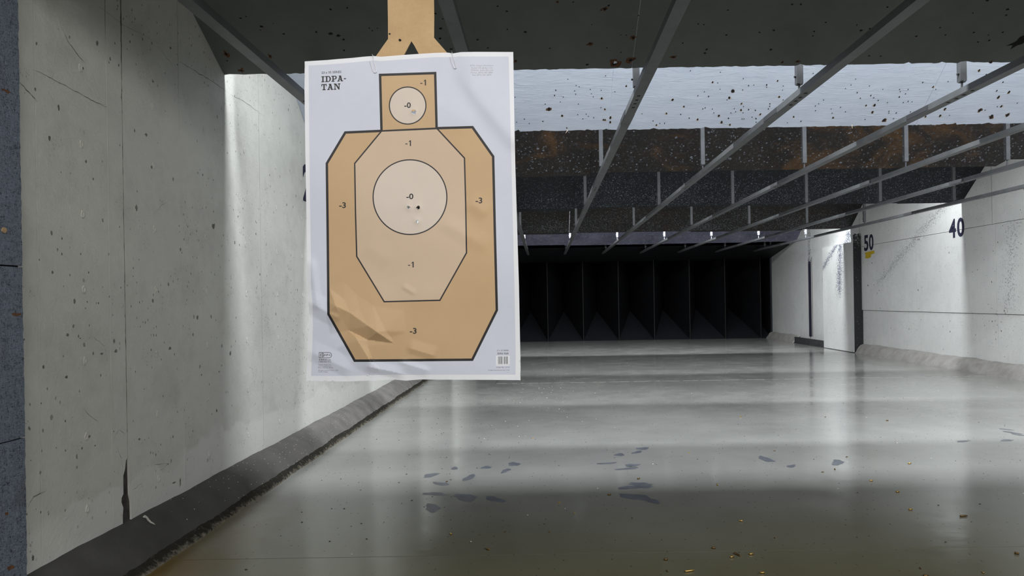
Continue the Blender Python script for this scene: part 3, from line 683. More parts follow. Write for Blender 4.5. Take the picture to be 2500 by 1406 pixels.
def circle(cx, cy, rx, ry, n=72): return [(cx+rx*math.cos(2*PI*k/n), cy+ry*math.sin(2*PI*k/n)) for k in range(n)]
def stroke(a, b, w):
    dx, dy = b[0]-a[0], b[1]-a[1]; l = math.hypot(dx, dy); nx, ny = -dy/l*w/2, dx/l*w/2
    return [(a[0]+nx, a[1]+ny), (b[0]+nx, b[1]+ny), (b[0]-nx, b[1]-ny), (a[0]-nx, a[1]-ny)]
OUTL = [(744,150),(775,148),(800,146.5),(830,143.8),(860,141.5),(885,138.8),(905,137.2),(913,136.8),(930,138.6),(950,137),(980,134.6),(1020,131.8),(1062,129.2),(1085,128.4),(1097,129),(1104,130.6),(1112,129.5),(1125,127.3),(1160,126.6),(1253,127),
  (1254.5,220),(1256,300),(1258,400),(1261,500),(1264,600),(1267,700),(1269,800),(1270.5,870),(1271,900),(1270.3,915),(1271,928),
  (1200,927.3),(1120,927),(1050,926.5),(1030,926),(1010,927.6),(990,929.2),(975,927.6),(960,926.4),(945,926.8),(920,928.6),(850,931),(800,930.8),(748,929.2),
  (750,880),(752.5,830),(755,790),(754.5,760),(753.5,735),(750,700),(748.5,670),(750,630),(749,560),(747.3,480),(746,400),(744.5,300),(743.5,220)]
GREY = [(753.5,160),(800,157.5),(860,152.5),(911,147.5),(930,149),(1060,139.7),(1098,139.3),(1125,138),(1242,138.3),(1246,300),(1251,500),(1256,700),(1259,860),(1258.5,914.5),
  (1120,914.5),(1010,914.8),(985,915.2),(960,914.2),(850,917.5),(759.5,917.5),(762,860),(764,800),(763,740),(759,690),(759,620),(757,500),(755,330)]
SIL = [(928,183),(1062.5,178.5),(1066,313),(1153.5,310.5),(1204,382),(1208,560),(1213,757),(1153,878),(866,880.5),(802,767),(800,560),(798,399),(843,323.5),(931.5,319.5)]
INN = [(931.5,320),(866,399),(868,520),(871,626),(938,736.5),(1074,733),(1139,617),(1137,500),(1134,386),(1067,314)]
shapes = {}
def sh(k, *polys): shapes.setdefault(k, []).extend(polys)
sh('grey', GREY)
sh('sil', offset_poly(SIL, 3.0)); sh('silin', offset_poly(SIL, -3.0))
sh('inn', offset_poly(INN, 1.7)); sh('innin', offset_poly(INN, -1.7))
sh('bar', stroke((931.5,319.5), (1066,313), 3.6))
sh('c1', circle(1001,481.3,91.5,92.6)); sh('c1in', circle(1001,481.3,88.6,89.7))
sh('c2', circle(995.3,257.7,46,46.6)); sh('c2in', circle(995.3,257.7,43.2,43.8))
evenodd = []         # list of (list of loops as edges, ink) -> text
def font_text(txt, x0, x1, ybase, cap, slope=0., off=.0, ink='ink', res=2, base_h=None):
    v, f = text_mesh(txt, off, res)
    xs = [p[0] for p in v]; mn, mx = min(xs), max(xs)
    capv, _ = text_mesh('H', off, 1); c0 = min(p[1] for p in capv); c1 = max(p[1] for p in capv)
    V = []
    for p in v:
        X = x0+(p[0]-mn)/(mx-mn)*(x1-x0); V.append((X, ybase-(p[1]-c0)/(c1-c0)*cap+slope*(X-x0)))
    cnt = {}
    for q in f:
        for i in range(len(q)):
            e = tuple(sorted((q[i], q[(i+1) % len(q)]))); cnt[e] = cnt.get(e, 0)+1
    E = [(V[a], V[b]) for (a, b), c in cnt.items() if c == 1]
    evenodd.append((E, ink))
def slab(ch):
    """slab-serif glyph as a union of simple polygons in a 0..w by 0..1 box, y up; returns (w, polys)"""
    st = .24; s = .15
    def R(x0, y0, x1, y1): return [(x0, y0), (x1, y0), (x1, y1), (x0, y1)]
    def bowl(x, y0, y1, w, t):
        cy = (y0+y1)/2; ry = (y1-y0)/2; k = 12
        o = [(x, y0)]+[(x+w-ry*.9+ry*.9*math.cos(a), cy+ry*math.sin(a)) for a in np.linspace(-PI/2, PI/2, k)]+[(x, y1)]
        i = [(x, y1-s*.9)]+[(x+w-ry*.9+(ry*.9-t)*math.cos(a), cy+(ry-s*.9)*math.sin(a)) for a in np.linspace(PI/2, -PI/2, k)]+[(x, y0+s*.9)]
        return o+i
    if ch == 'I': return .56, [R(0, 0, .56, s), R(0, 1-s, .56, 1), R(.16, 0, .40, 1)]
    if ch == 'D': return 1.02, [R(0, 0, .5, s), R(0, 1-s, .5, 1), R(.16, 0, .40, 1), bowl(.38, 0, 1, .64, .24)]
    if ch == 'P': return .93, [R(0, 0, .54, s), R(0, 1-s, .5, 1), R(.16, 0, .40, 1), bowl(.38, .38, 1, .55, .23)]
    if ch == 'A': return 1.03, [R(0, 0, .42, s), R(.6, 0, 1.03, s), [(.12, s*.8), (.32, s*.8), (.55, .9), (.42, 1)], [(.60, s*.8), (.88, s*.8), (.66, 1), (.4, 1)], R(.28, .28, .72, .41), R(.26, 1-s, .62, 1)]
    if ch == 'T': return .92, [R(0, 1-s, .92, 1), R(0, .62, .14, 1), R(.78, .62, .92, 1), R(.34, 0, .58, 1), R(.18, 0, .74, s)]
    if ch == 'N': return 1.12, [R(0, 0, .42, s), R(.68, 1-s, 1.12, 1), R(0, 1-s, .4, 1), R(.13, 0, .28, 1), R(.83, 0, .98, 1), [(.13, 1), (.40, 1), (.98, .16), (.98, 0), (.78, 0)]]
    if ch == '-': return .42, [R(.02, .33, .40, .50)]
def slab_text(txt, x0, x1, ybase, cap, slope):
    tot = 0; G = []
    for ch in txt: w, P = slab(ch); G.append((tot, P)); tot += w+.10
    tot -= .10
    for o, P in G:
        for poly in P:
            sh('ink', [(x0+(o+q[0])/tot*(x1-x0), ybase-q[1]*cap+slope*(o+q[0])/tot*(x1-x0)) for q in poly])
SL = -.047
slab_text('IDPA-', 784.6, 845, 201, 14.5, SL); slab_text('TAN', 784.6, 831, 220.6, 15, SL)
font_text('23 x 35 SERIES', 785, 833.5, 180.3, 5.4, SL, .012)
for t, x0, x1, y in (('IDPA Contact Information:', 1148, 1205, 162), ('E-mail: info@idpa.com', 1151, 1202.5, 167.7), ('Website: www.idpa.com', 1150, 1204, 173.3), ('Phone: (870) 545-3886', 1150, 1203, 179.3), ('Fax: (870) 545-3894', 1153.5, 1199.5, 185)):
    font_text(t, x0, x1, y, 4.1, -.004, .0, 'soft', 1)
B_ = .022
def minus_one(x0, y0, h, sl):
    k = h/14.; f = lambda pts: [(x0+p[0]*k, y0-p[1]*k+sl*p[0]*k) for p in pts]
    sh('ink', f([(0, 4.3), (5.6, 4.3), (5.6, 6.4), (0, 6.4)]), f([(11.2, 0), (14.0, 0), (14.0, 14), (11.6, 14), (11.2, 13.6)]), f([(8, 10.2), (8.9, 9.5), (11.3, 11.2), (11.3, 13.9)]))
minus_one(1026, 209, 14, -.03); font_text('-0', 987, 1003, 263.8, 13.4, -.02, B_, 'ink', 4)
minus_one(989.5, 356.8, 14, -.02); font_text('-0', 992, 1009.3, 486.5, 13.6, -.02, B_, 'ink', 4)
font_text('-3', 828, 844.5, 508, 14, -.01, B_, 'ink', 4); font_text('-3', 1161, 1177.5, 496.5, 14, -.01, B_, 'ink', 4)
minus_one(996, 653, 14, -.01); font_text('-3', 1000.5, 1017, 814.8, 14, -.01, B_, 'ink', 4)
# lower left imprint: bullet-shaped emblem outline, lettering and address lines
def emb(x0, x1, y0, y1):
    r = (y1-y0)/2; return [(x0, y0), (x1-r, y0)]+[(x1-r+r*math.sin(a), (y0+y1)/2-r*math.cos(a)) for a in np.linspace(.2, PI-.2, 10)]+[(x1-r, y1), (x0, y1)]
sh('emb', emb(781, 810.3, 860, 874)); sh('embin', emb(782, 809.2, 861.1, 872.9))
sh('emb', [(778.3,860.5),(780,859.4),(782,860.5),(782,873.8),(780,874.8),(778.3,873.5)]); sh('embin', [(779.2,861),(780,860.4),(781.2,861.3),(781.2,873),(780,873.8),(779.2,873)])
sh('ring', circle(787.6,866.6,4.7,4.7,24)); sh('ringin', circle(787.6,866.6,3.7,3.7,24))
sh('ink', stroke((787.4,861), (787.4,871.5), .9), stroke((782.6,866.6), (784.8,866.6), 1.2))
font_text('G', 786, 790.6, 869, 4.8, 0, .02, 'ink', 1); font_text('UN', 791.6, 797, 869, 4.6, 0, .01, 'ink', 1); font_text('F', 798, 800.6, 869.6, 5.8, 0, .02, 'ink', 1); font_text('UN', 801.2, 806.8, 869, 4.6, 0, .01, 'ink', 1)
font_text('GUNFUN.com', 778, 807.6, 879.8, 3.2, 0, .03, 'ink', 1); font_text('1-844-556-1911', 778, 808.3, 884.6, 3.4, 0, .015, 'ink', 1)
for t, x1, y in (('GunFun Targets, Inc.', 809.3, 891.4), ('2914 County Road 31', 808.7, 895.2), ('Killen, Alabama  35645', 812.6, 898.8), ('All rights reserved \u00a9 2011 - 2021', 825.6, 905.2), ('GunFun Targets', 800.7, 908.8)):
    font_text(t, 777, x1, y, 2.5, 0, .0, 'ink', 1)
font_text('23 x 35 SERIES', 1213, 1242, 856.9, 3., 0, .01, 'ink', 1)
slab_text('IDPA-TAN', 1214, 1241.5, 865.1, 4.3, 0)
sh('label', [(1211,868.3),(1244.4,868.3),(1244.4,892.8),(1211,892.8)])
for x, w in ((1215.4,.45),(1217.4,.8),(1219.7,1.4),(1222.6,.8),(1224.2,1.5),(1227.3,.9),(1230.4,.6),(1231.5,.6),(1232.6,1.),(1234.4,.7),(1236.6,.5),(1237.7,1.3),(1239.5,.6)):
    sh('ink', stroke((x, 870), (x, 888.6), w))
font_text('0 27594 11119 8', 1212.6, 1243, 891.4, 1.9, 0, 0, 'soft', 1)
font_text('Order No. 11119', 1211.5, 1244, 898, 3., 0, .01, 'ink', 1); font_text('Designed and printed in the U.S.A.', 1192, 1244, 904.7, 2.4, 0, .008, 'ink', 1); font_text('Rev 02/21', 1236, 1244, 909.8, 1.7, 0, 0, 'soft', 1)
def jag(cx, cy, r, seed, n=11, ay=1.):
    R = random.Random(seed); return [(cx+r*(1+R.uniform(-.3, .25))*math.cos(2*PI*k/n), cy+r*ay*(1+R.uniform(-.25, .25))*math.sin(2*PI*k/n)) for k in range(n)]
sh('hole', jag(1010.6,273.6,5.4,1,12,1.15), jag(997.3,506.2,4.2,2), jag(1021.3,507,4.6,3), jag(1019,540.6,4.0,4))

def shade_ridge(x, y, ax, ay, bx, by, amp, w1, w2):
    dx, dy = bx-ax, by-ay; L = math.hypot(dx, dy); t = ((x-ax)*dx+(y-ay)*dy)/L/L; d = ((x-ax)*dy-(y-ay)*dx)/L
    e = np.clip(np.minimum((t+.18)/.3, (1.18-t)/.3), 0, 1); e = e*e*(3-2*e)
    return amp*e*np.clip(np.where(d > 0, 1-d/w1, 1+d/w2), 0, 1)
CR = [(819.4,746.2,9.),(899,795.7,9.),(921,810.8,10.),(942,808.3,5.),(911.8,746.2,1.4),(912.6,714,.8),(906.7,694,.3),(868,716,.4),(851,806.7,-1.2),(896.7,829.3,-.8),(962,838.6,0.),(955.5,823.5,1.),
 (866.4,820,3.4),(873,831,5.),(903,880,4.2),(897,844,.2),(909,878,0.),(806,760,2.),(828,765,5.2),(840,731,2.6),(880,760,3.),(855,764,5.6)]
CRB = [(796,735),(805,705),(840,690),(880,676),(925,672),(965,700),(985,760),(992,810),(988,850),(945,875),(930,905),(905,920),(880,905),(860,890),(840,868),(822,850),(806,815),(798,775)]
CRE = [(0,21),(21,1),(1,2),(2,3),(3,4),(4,5),(5,6),(2,4),(8,9),(9,10),(2,10),(3,11),(11,10),(2,9),(12,13),(13,14),(15,16),(8,12),(7,4),(0,18),(18,8),(17,0)]
_cv = [Vector(p[:2]) for p in CR]+[Vector(p) for p in CRB]; _nb = len(CR)
_rs = delaunay_2d_cdt(_cv, CRE+[(_nb+i, _nb+(i+1) % len(CRB)) for i in range(len(CRB))], [], 0, 1e-4)
_src = [o_[0] if o_ else 0 for o_ in _rs[3]]; _hz = [CR[i][2] if i < _nb else 0. for i in _src]
_ct = [([tuple(_rs[0][i]) for i in f_], [_hz[i] for i in f_]) for f_ in _rs[2] if len(f_) == 3]
def crumple(x, y):
    x = np.asarray(x, float); y = np.asarray(y, float); r = np.zeros_like(x)
    for P, Z in _ct:
        (x0, y0), (x1, y1), (x2, y2) = P; D = (y1-y2)*(x0-x2)+(x2-x1)*(y0-y2)
        if abs(D) < 1e-9: continue
        a = ((y1-y2)*(x-x2)+(x2-x1)*(y-y2))/D; b_ = ((y2-y0)*(x-x2)+(x0-x2)*(y-y2))/D; c = 1-a-b_
        r = np.where((a > -1e-7) & (b_ > -1e-7) & (c > -1e-7), a*Z[0]+b_*Z[1]+c*Z[2], r)
    return r
def sheet_d(x, y):
    """distance of the sheet towards the viewer in mm over its mean plane"""
    h = 1.9*crumple(x, y); C = 1.3
    h = h+3.5*np.exp(-(((x-1045)/48)**2+((y-720)/40)**2))
    h = h+6*np.sin((x-744)/520*PI*1.1)*np.clip((y-200)/700, 0, 1)
    h = h+14*((y-530)/400)                                    # lower end swings towards the viewer
    s = ((x-1125)*(340-190)-(y-190)*(1250-1125))/195          # soft diagonal fold at the upper right
    h = h+9*np.exp(-((s-6)/30)**2*np.where(s > 6, .25, 1.6))*np.clip((x-1105)/45, 0, 1)*np.clip((430-y)/80, 0, 1)
    h = h+shade_ridge(x, y, 752, 735, 822, 775, C*6, 30, 26)
    h = h+shade_ridge(x, y, 1150, 495, 1185, 520, C*3, 30, 24)
    h = h+shade_ridge(x, y, 1085, 545, 1185, 600, C*2.2, 30, 26)
    h = h+shade_ridge(x, y, 900, 895, 980, 912, C*4, 18, 14)
    h = h+shade_ridge(x, y, 1000, 850, 1060, 868, C*3.5, 24, 14)
    h = h+shade_ridge(x, y, 980, 885, 1045, 905, C*3, 12, 20)
    h = h+shade_ridge(x, y, 760, 860, 850, 902, C*4, 30, 20)
    h = h+shade_ridge(x, y, 985, 700, 1012, 716, C*1.6, 12, 8)
    h = h+shade_ridge(x, y, 762, 640, 775, 745, C*5, 12, 18)
    h = h+shade_ridge(x, y, 1060, 250, 1150, 300, C*2, 60, 50)
    h = h+shade_ridge(x, y, 900, 600, 950, 640, C*1.5, 40, 30)
    h = h+2.4*np.sin(x/61.+y/83.)+1.6*np.sin(y/47.-x/90.+1.)+.5*np.sin(x/17.+y/31.)*np.clip((y-600)/200, 0, 1)
    # little dents of the shots
    for cx, cy, r in ((1010,273,9),(997,506,8),(1021,507,8),(1019,540,8)):
        h = h+3.0*np.exp(-((x-cx)**2+(y-cy)**2)/r**2)
    return h
PY = 1.885
def sheet(x, y, lift=0.):
    hh = float(sheet_d(np.float64(x), np.float64(y)))/1000+lift
    return at_depth(x, y, PY-hh)
V2 = []; E2 = []
def add_loop(P):
    k = len(V2); V2.extend(P); n = len(P); E2.extend((k+i, k+(i+1) % n) for i in range(n))
def dens(P, step=6.):
    out = []
    for i in range(len(P)):
        a, c = P[i], P[(i+1) % len(P)]; n = max(1, int(math.hypot(c[0]-a[0], c[1]-a[1])/step))
        out += [(a[0]+(c[0]-a[0])*k/n, a[1]+(c[1]-a[1])*k/n) for k in range(n)]
    return out
add_loop(dens(OUTL)); nb = len(V2)
for k, L_ in shapes.items():
    for P in L_: add_loop(dens(P, 8.))
for E, ink in evenodd:
    idx = {}
    for a, c in E:
        for q in (a, c):
            if q not in idx: idx[q] = len(V2); V2.append(q)
        E2.append((idx[a], idx[c]))
def inside(P, X, Y):
    r = np.zeros(len(X), bool); n = len(P)
    for i in range(n):
        x0, y0 = P[i]; x1, y1 = P[(i+1) % n]
        if y0 == y1: continue
        c = ((y0 > Y) != (y1 > Y)) & (X < (x1-x0)*(Y-y0)/(y1-y0)+x0); r ^= c
    return r
gx, gy = np.meshgrid(np.arange(746, 1272, 6.), np.arange(130, 930, 6.)); gx = gx+ (np.arange(gx.shape[0]) % 2)[:, None]*3.
RID = [(CR[a][0], CR[a][1], CR[b_][0], CR[b_][1]) for a, b_ in CRE]+[(900,895,980,912),(1000,850,1060,868),(980,885,1045,905)]
gx = gx.ravel(); gy = gy.ravel()
g2x, g2y = np.meshgrid(np.arange(770, 1090, 3.), np.arange(672, 922, 3.)); g2x = g2x+1.1*np.sin(g2y*.7); gx = np.concatenate([gx, g2x.ravel()+1.3]); gy = np.concatenate([gy, g2y.ravel()+1.1])
for q in RID: k = len(V2); nn_ = max(1, int(math.hypot(q[2]-q[0], q[3]-q[1])/3)); V2.extend([(q[0]+(q[2]-q[0])*t/nn_, q[1]+(q[3]-q[1])*t/nn_) for t in range(nn_+1)]); E2.extend((k+t, k+t+1) for t in range(nn_))
ok = inside(offset_poly(OUTL, -1.5), gx, gy)
V2 += list(zip(gx[ok].tolist(), gy[ok].tolist()))
res = delaunay_2d_cdt([Vector(p) for p in V2], E2, [], 0, 1e-4)
ov = np.array([tuple(p) for p in res[0]]); of = res[2]
tri = [f for f in of if len(f) == 3]; TR = np.array(tri); cen = ov[TR].mean(1); X, Yc = cen[:, 0], cen[:, 1]
def sel(k):
    r = np.zeros(len(X), bool)
    for P in shapes[k]:
        a = np.array(P); bb = (X > a[:, 0].min()) & (X < a[:, 0].max()) & (Yc > a[:, 1].min()) & (Yc < a[:, 1].max()); i = np.where(bb)[0]
        if len(i): r[i] |= inside(P, X[i], Yc[i])
    return r
mi = np.zeros(len(X), int)                   # 0 white,1 grey,2 tan,3 mid,4 pale,5 ink,6 soft
mi[sel('grey')] = 1
s_ = sel('sil'); mi[s_] = 5; mi[sel('silin')] = 2
a = sel('inn'); mi[a] = 5; mi[sel('innin')] = 3; mi[sel('bar')] = 5
mi[sel('c1')] = 5; mi[sel('c1in')] = 4; mi[sel('c2')] = 5; mi[sel('c2in')] = 4
mi[sel('emb')] = 5; mi[sel('embin')] = 1; r1 = sel('ring') & ~sel('ringin'); mi[r1] = 5
mi[sel('label')] = 0; mi[sel('ink')] = 5
for E, ink in evenodd:
    pts = np.array([q for e in E for q in e]); bb = (X > pts[:, 0].min()) & (X < pts[:, 0].max()) & (Yc > pts[:, 1].min()) & (Yc < pts[:, 1].max()); i = np.where(bb)[0]
    if not len(i): continue
    r = np.zeros(len(i), bool)
    for (x0, y0), (x1, y1) in E:
        if y0 == y1: continue
        r ^= ((y0 > Yc[i]) != (y1 > Yc[i])) & (X[i] < (x1-x0)*(Yc[i]-y0)/(y1-y0)+x0)
    mi[i[r]] = 5 if ink == 'ink' else 6
keep = inside(OUTL, X, Yc) & ~sel('hole')
HH = sheet_d(ov[:, 0], ov[:, 1])/1000
TGT = at_depth(1003, 128, PY)
vs = [tuple(at_depth(p[0], p[1], PY-h)-TGT) for p, h in zip(ov, HH)]
me = bpy.data.meshes.new('sheet'); me.from_pydata(vs, [], [tri[i] for i in np.where(keep)[0]])
for x in (P_white, P_grey, P_tan, P_mid, P_pale, P_ink, P_soft): me.materials.append(x)
me.polygons.foreach_set('material_index', mi[keep].tolist()); me.polygons.foreach_set('use_smooth', [True]*len(me.polygons)); me.update()
T = empty('paper_target', TGT, 'creased paper shooting target with tan silhouette hanging in the foreground', 'target')
o = bpy.data.objects.new('sheet', me); COL.objects.link(o); o.parent = T
# torn flaps round the shots, curling back
def flap(px, py, r, seed, mat, n=7, back=.003):
    R = random.Random(seed); b = MB()
    for k in range(n):
        a0 = 2*PI*k/n+R.uniform(-.1, .1); a1 = a0+2*PI/n*.8; am = (a0+a1)/2; q = R.uniform(.35, .75)
        b.add([sheet(px+r*math.cos(a0), py+r*math.sin(a0), .0001), sheet(px+r*math.cos(a1), py+r*math.sin(a1), .0001), sheet(px+r*q*math.cos(am), py+r*q*math.sin(am), -back)], [(0, 1, 2)])
    b.build('torn_flap', mat, T)
flap(1010.6, 274.5, 5.4, 1, P_white, 6); flap(997.3, 506.2, 4.4, 2, P_white, 8); flap(1021.3, 507, 4.8, 3, P_pale, 6, .008); flap(1019, 540.6, 4.3, 4, P_white, 8)
b = MB(); b.add([sheet(1005.2, 268.6, .001), sheet(1013.2, 266.8, .001), sheet(1013.6, 270.6, .002), sheet(1009, 272.6, .002), sheet(1005, 270.8, .002)], [(0, 1, 2, 3, 4)]); b.build('torn_flap', P_tan, T)

# ================================================================== CARDBOARD HANGER, CLIPS, CARRIER
CY = PY+.024
poly = [(947,-40),(1060.5,-40),(1060,40),(1059.5,92),(1078,113),(1100,138),(1128,170),(1130,330),(1082,330),(1080,226),(1022,131),(1012,112),(1004.3,100.5),(997,114),(987,133),(930,226),(928,330),(880,330),(880,190),(918,137),(934,114),(947.5,95),(947,40)]
W3 = [at_depth(p[0], p[1], CY) for p in poly]
W3[0].z = W3[1].z = 2.36; W3[0].x, W3[1].x = W3[2].x-.13, W3[2].x
TC = Vector((W3[2].x-.065, CY, 2.36))
T = empty('cardboard_hanger', TC, 'brown cardboard hanger strip splitting into two legs above the paper target', 'cardboard')
b = MB(); b.prism([(p.x, p.z) for p in W3], (0, CY, 0), (1, 0, 0), (0, 0, 1), (0, 1, 0), .004)
b.build('cardboard_sheet', M_card, T)
for px, py, s in ((951, 83, 5), (976.5, 98, 6)):
    p = at_depth(px, py, CY); R = random.Random(px); b = MB()
    b.prism([(p.x+s*.00057*(1+R.uniform(-.3, .3))*math.cos(2*PI*k/8), p.z+s*.00057*(1+R.uniform(-.3, .3))*math.sin(2*PI*k/8)) for k in range(8)], (0, CY-.0008, 0), (1, 0, 0), (0, 0, 1), (0, 1, 0), .0006); b.build('shot_hole', M_hole, T)
def clip(pts, label):
    # wire: front U over the sheet, over the top edge, and a loop behind the cardboard
    P = [sheet(x, y, .0022) for x, y in pts]
    top = P[-1]; a = P[0]
    back = [Vector((top.x, PY+.004, top.z+.003)), Vector((top.x, CY+.006, top.z+.001)), Vector((top.x+.006, CY+.007, top.z-.022)), Vector((top.x+.003, CY+.007, top.z-.028)), Vector((top.x-.003, CY+.007, top.z-.024)), Vector((top.x-.003, CY+.007, top.z-.006))]
    T = empty('paper_clip', top, label, 'paper clip', 'paper clips on the top edge of the target')
    b = MB(); b.tube(P+back, .0009, 6); b.build('wire', M_wire, T, True)
clip([(903.2,150),(906,158),(909.6,168.5),(911.6,174),(914,177.2),(916.8,177.8),(918.8,176),(918.8,172.5),(915.5,158),(912.5,146),(910.3,137.5)], 'bent wire paper clip left of the head outline, on the target top edge')
clip([(1099,140),(1102,150),(1106,160.5),(1108,165),(1110.4,167.2),(1113,167),(1114.6,164.8),(1114,161),(1109.5,148),(1106,138),(1103.4,130)], 'bent wire paper clip right of the head outline, on the target top edge')
T = empty('target_carrier', (-.40, CY, RZ), 'steel trolley clamping the cardboard to the rail above the target', 'carrier')
b = MB(); b.box(-.445, -.355, CY-.09, CY+.09, RZ-.05, RZ-.006)
for sx in (-1, 1): b.box(-.40+sx*.037-.003, -.40+sx*.037+.003, CY-.07, CY+.07, RZ-.05, RZ+.02)
b.build('trolley', M_al, T)
b = MB(); b.box(TC.x-.05, TC.x+.05, CY-.006, CY-.0005, 2.31, RZ-.05); b.box(TC.x-.05, TC.x+.05, CY+.0045, CY+.01, 2.31, RZ-.05); b.build('clamp_jaw', M_al, T)

# ================================================================== SPENT CASES AND DEBRIS
def case_mb(L, r, neck=False):
    n = 14; prof = [(0, 0), (0, r*1.02), (.0012, r*1.02), (.0014, r*.86), (.0026, r*.86), (.003, r)]
    if neck: prof += [(L*.78, r*.97), (L*.86, r*.62), (L, r*.6), (L, r*.52), (L*.87, r*.5)]
    else: prof += [(L, r*.98), (L, r*.88), (L*.35, r*.85)]
    b = MB(); vs = []; fs = []
    for (x, q) in prof: vs += [(x-L/2, q*math.cos(2*PI*k/n), q*math.sin(2*PI*k/n)) for k in range(n)]
    for j in range(len(prof)-1):
        for k in range(n): fs.append((j*n+k, j*n+(k+1) % n, (j+1)*n+(k+1) % n, (j+1)*n+k))
    fs.append([(len(prof)-1)*n+k for k in range(n)])
    b.add(vs, fs); return b
def prim_mb(L, r):
    b = MB(); b.tube([(-L/2-.0003, 0, 0), (-L/2+.001, 0, 0)], r*.42, 8); return b
PROTO = {}
def make_case(kind, mat):
    key = (kind, mat.name)
    if key not in PROTO:
        L, r, nk = {'p': (.019, .0049, False), 'r': (.0447, .0048, True), 's': (.0155, .0029, False)}[kind]
        a = case_mb(L, r, nk); c = prim_mb(L, r)
        PROTO[key] = (a, c, L, r)
        b1 = a.build('tmp', mat, None, True); b2 = c.build('tmp', M_dbrass, None, False)
        PROTO[key] = (b1.data, b2.data, L, r); bpy.data.objects.remove(b1); bpy.data.objects.remove(b2)
        PROTO[key][0].name = 'case_body'; PROTO[key][1].name = 'primer'
    return PROTO[key]
CASES = [
 (1559,1168,'p','d',20,'tarnished brass case just above the large right-hand scuff marks'),
 (1487.5,1207,'p','d',5,'dark case just left of the large right-hand scuff marks'),
 (1365.6,1226,'s','b',10,'tiny yellow case alone in the dark floor band right of centre-left scuffs'),
 (1402.7,1252,'s','b',80,'tiny brass case below and right of the tiny yellow one'),
 (1543,1264,'s','d',40,'blackened case below the large right-hand scuff marks'),
 (1101,1302.5,'p','b',100,'brass case pointing at the camera, in the pale reflection at left'),
 (1233,1297.6,'s','d',70,'small dark case, left one of a level pair on the dark floor'),
 (1340.6,1297.6,'s','d',100,'small dark case, right one of a level pair on the dark floor'),
 (1191,1340,'p','d',-10,'dark case below the level pair, near the floor joint'),
 (1090.5,1175,'s','d',50,'small dark case beside the left-hand scuff marks'),
 (1625,1365,'p','d',-5,'dull brass case above the long bright rifle case'),
 (1628.6,1393.6,'s','d',95,'small dark case left of the long bright rifle case'),
 (1684,1393,'r','b',6,'long bright brass rifle case at the bottom edge of the picture'),
 (1682.5,1105,'s','b',0,'tiny bright case far back, right of the upper scuff marks'),
 (1808,1017,'p','b',0,'bright case furthest back on the floor'),
 (2166,1026,'p','d',0,'brown case far back in the right wall reflection'),
 (2220.6,1131,'p','b',3,'brass case in the bright floor below the fifty mark'),
 (2126.6,1173,'p','b',0,'shiny brass case under the dark strip reflection'),
 (1751,1183,'p','b',85,'brass case in the narrow white glint on the floor'),
 (2191.5,1199.7,'p','b',2,'brass case right where the bright floor turns dark'),
 (2222.6,1243,'p','b',-3,'brass case in the dark floor band, left of the dull rifle case'),
 (2353,1259,'r','d',4,'long dull rifle case on the right side of the floor'),
 (1809,1271,'p','b',-8,'brass case alone on the dark floor, right of centre'),
 (1891.7,1312,'s','d',60,'blackened case right of the pale floor reflection'),
 (1741.6,1337,'p','d',-6,'dark case above the cluster of three cases'),
 (1800,1353,'r','d',-28,'slanting dull rifle case in the cluster of three cases'),
 (1787,1359,'p','b',15,'short case touching the slanting rifle case'),
 (1833.8,1352,'p','b',2,'short brass case right of the slanting rifle case'),
 (1861,1397.5,'p','b',-2,'bright short case at the bottom edge below the cluster'),
 (2247,1386.6,'s','d',70,'small dark case near the bottom right'),
 (2481.8,1350,'p','d',-15,'dark case closest to the right picture edge'),
 (2399,1397,'s','b',90,'small case at the bottom right corner'),
 (2067,1115,'s','d',10,'small dull case above the leaf-shaped scuff on the right'),
 (2038,1145,'p','d',70,'dull case under the leaf-shaped scuff on the right'),
 (2008,1152,'s','d',0,'small dull case left of the one under the leaf-shaped scuff'),
 (1891,1100,'s','d',5,'small dark case above the curved scuff right of centre'),
 (2015,1017,'p','d',30,'dark case far back beside the dark strip reflection'),
 (2260,1405,'p','d',0,'dark case cut by the bottom edge, right of centre'),
 (1301,1069,'s','b',0,'tiny orange-brown case far back, left of centre')]
for px, py, kd, mt, an, lab in CASES:
    d1, d2, L, r = make_case(kd, M_brass if mt == 'b' else M_dbrass); p = on_floor(px, py, r)
    T = empty('cartridge_case', (p.x, p.y, 0), lab, 'cartridge case', 'spent cases on the floor')
    for nm, dt in (('case_body', d1), ('primer', d2)):
        o = bpy.data.objects.new(nm, dt); COL.objects.link(o); o.parent = T; o.location = (0, 0, r*1.02); o.rotation_euler = (0, 0, math.radians(an*1.0 if abs(an) > 45 else an*2.2))
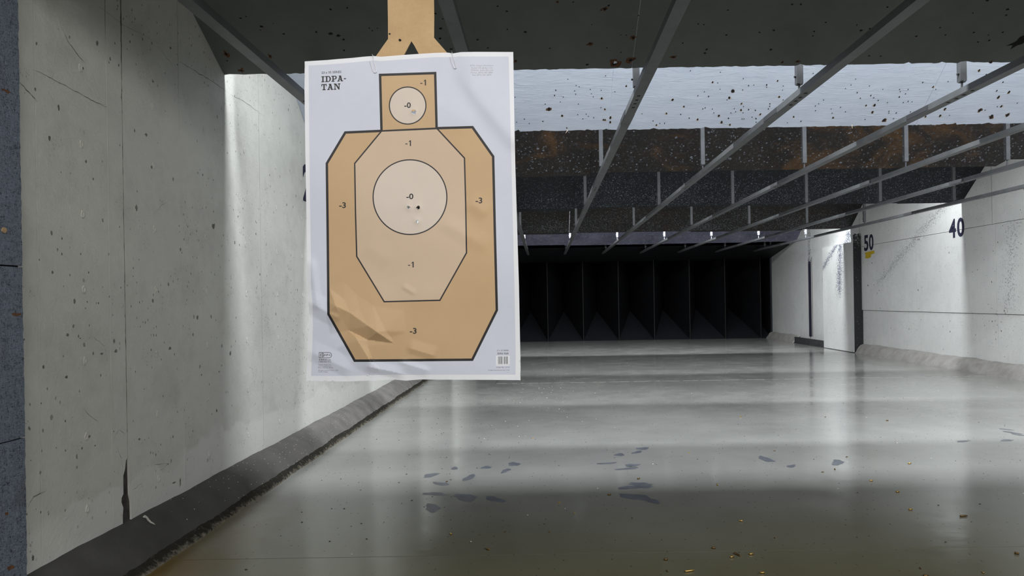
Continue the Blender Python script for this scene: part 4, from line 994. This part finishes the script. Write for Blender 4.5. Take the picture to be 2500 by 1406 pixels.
# twisted scrap on the left curb
def on_curb(px, py):
    r = Vector(ray(px, py)); best = None                  # meet the sloping face: from (WL+.07,.156) to (WL+.162,.066)
    n = Vector((.09, 0, .092)).normalized(); o = Vector((WL+.105, 0, .128)); c = Vector((0, 0, CH)); t = (o-c).dot(n)/r.dot(n); return c+r*t
pp = [on_curb(*q)+Vector((.004, 0, .0045)) for q in ((352, 1263), (357, 1266), (360, 1271), (366, 1277), (372, 1280), (377, 1283))]
b = MB(); b.tube(pp, [.0065, .005, .0055, .0045, .004, .0015], 7)
b.add([pp[0]+Vector(v) for v in ((0, 0, .008), (-.006, -.008, .002), (0, -.01, -.003), (.004, .006, -.002))], [(0, 1, 2), (0, 2, 3)])
tag(b.build('paper_scrap', simple('grey_scrap', (.42, .41, .38), .8), None, True, pp[0]), 'twisted pale scrap lying on the dark curb by the left wall', 'scrap')
# loose specks
def specks(name, cnt, mat, rmin, rmax, fn, label, cat, seed):
    R = random.Random(seed); b = MB()
    for _ in range(cnt):
        p = fn(R); r = R.uniform(rmin, rmax); n = 5; t0 = R.uniform(0, 6)
        b.add([p+Vector((0, 0, r*.7))]+[p+Vector((r*R.uniform(.6, 1.3)*math.cos(t0+2*PI*k/n), r*R.uniform(.6, 1.3)*math.sin(t0+2*PI*k/n), 0)) for k in range(n)], [(0, 1+k, 1+(k+1) % n) for k in range(n)])
    tag(b.build(name, mat), label, cat, None, 'stuff')
M_wsp = simple('pale_crumb', (.75, .74, .7), .7, 0, .05, 9, 0)
M_bsp = simple('dark_crumb', (.04, .038, .035), .7, 0, .2, 9, 0)
def fl1(R):
    if R.random() < .5: return Vector((R.gauss(-.05, .35), R.gauss(8.6, 1.3), 0))
    return Vector((R.uniform(-1.6, 6.2), R.uniform(3.0, 13), 0))
def fl3(R):
    y = 2.95+R.random()**2*1.2; return Vector((R.uniform(-.5, 2.3), y, 0))
specks('pale_crumbs', 150, M_wsp, .002, .0052, fl1, 'pale paint and plaster crumbs scattered over the grey floor', 'debris', 3)
def fl2(R): return Vector((R.uniform(-1.6, 4.5) if R.random() < .5 else R.uniform(-1.6, -.3), R.uniform(3.0, 9), 0))
specks('dark_crumbs', 230, M_bsp, .003, .008, fl2, 'dark flecks and grit scattered over the grey floor', 'debris', 4)
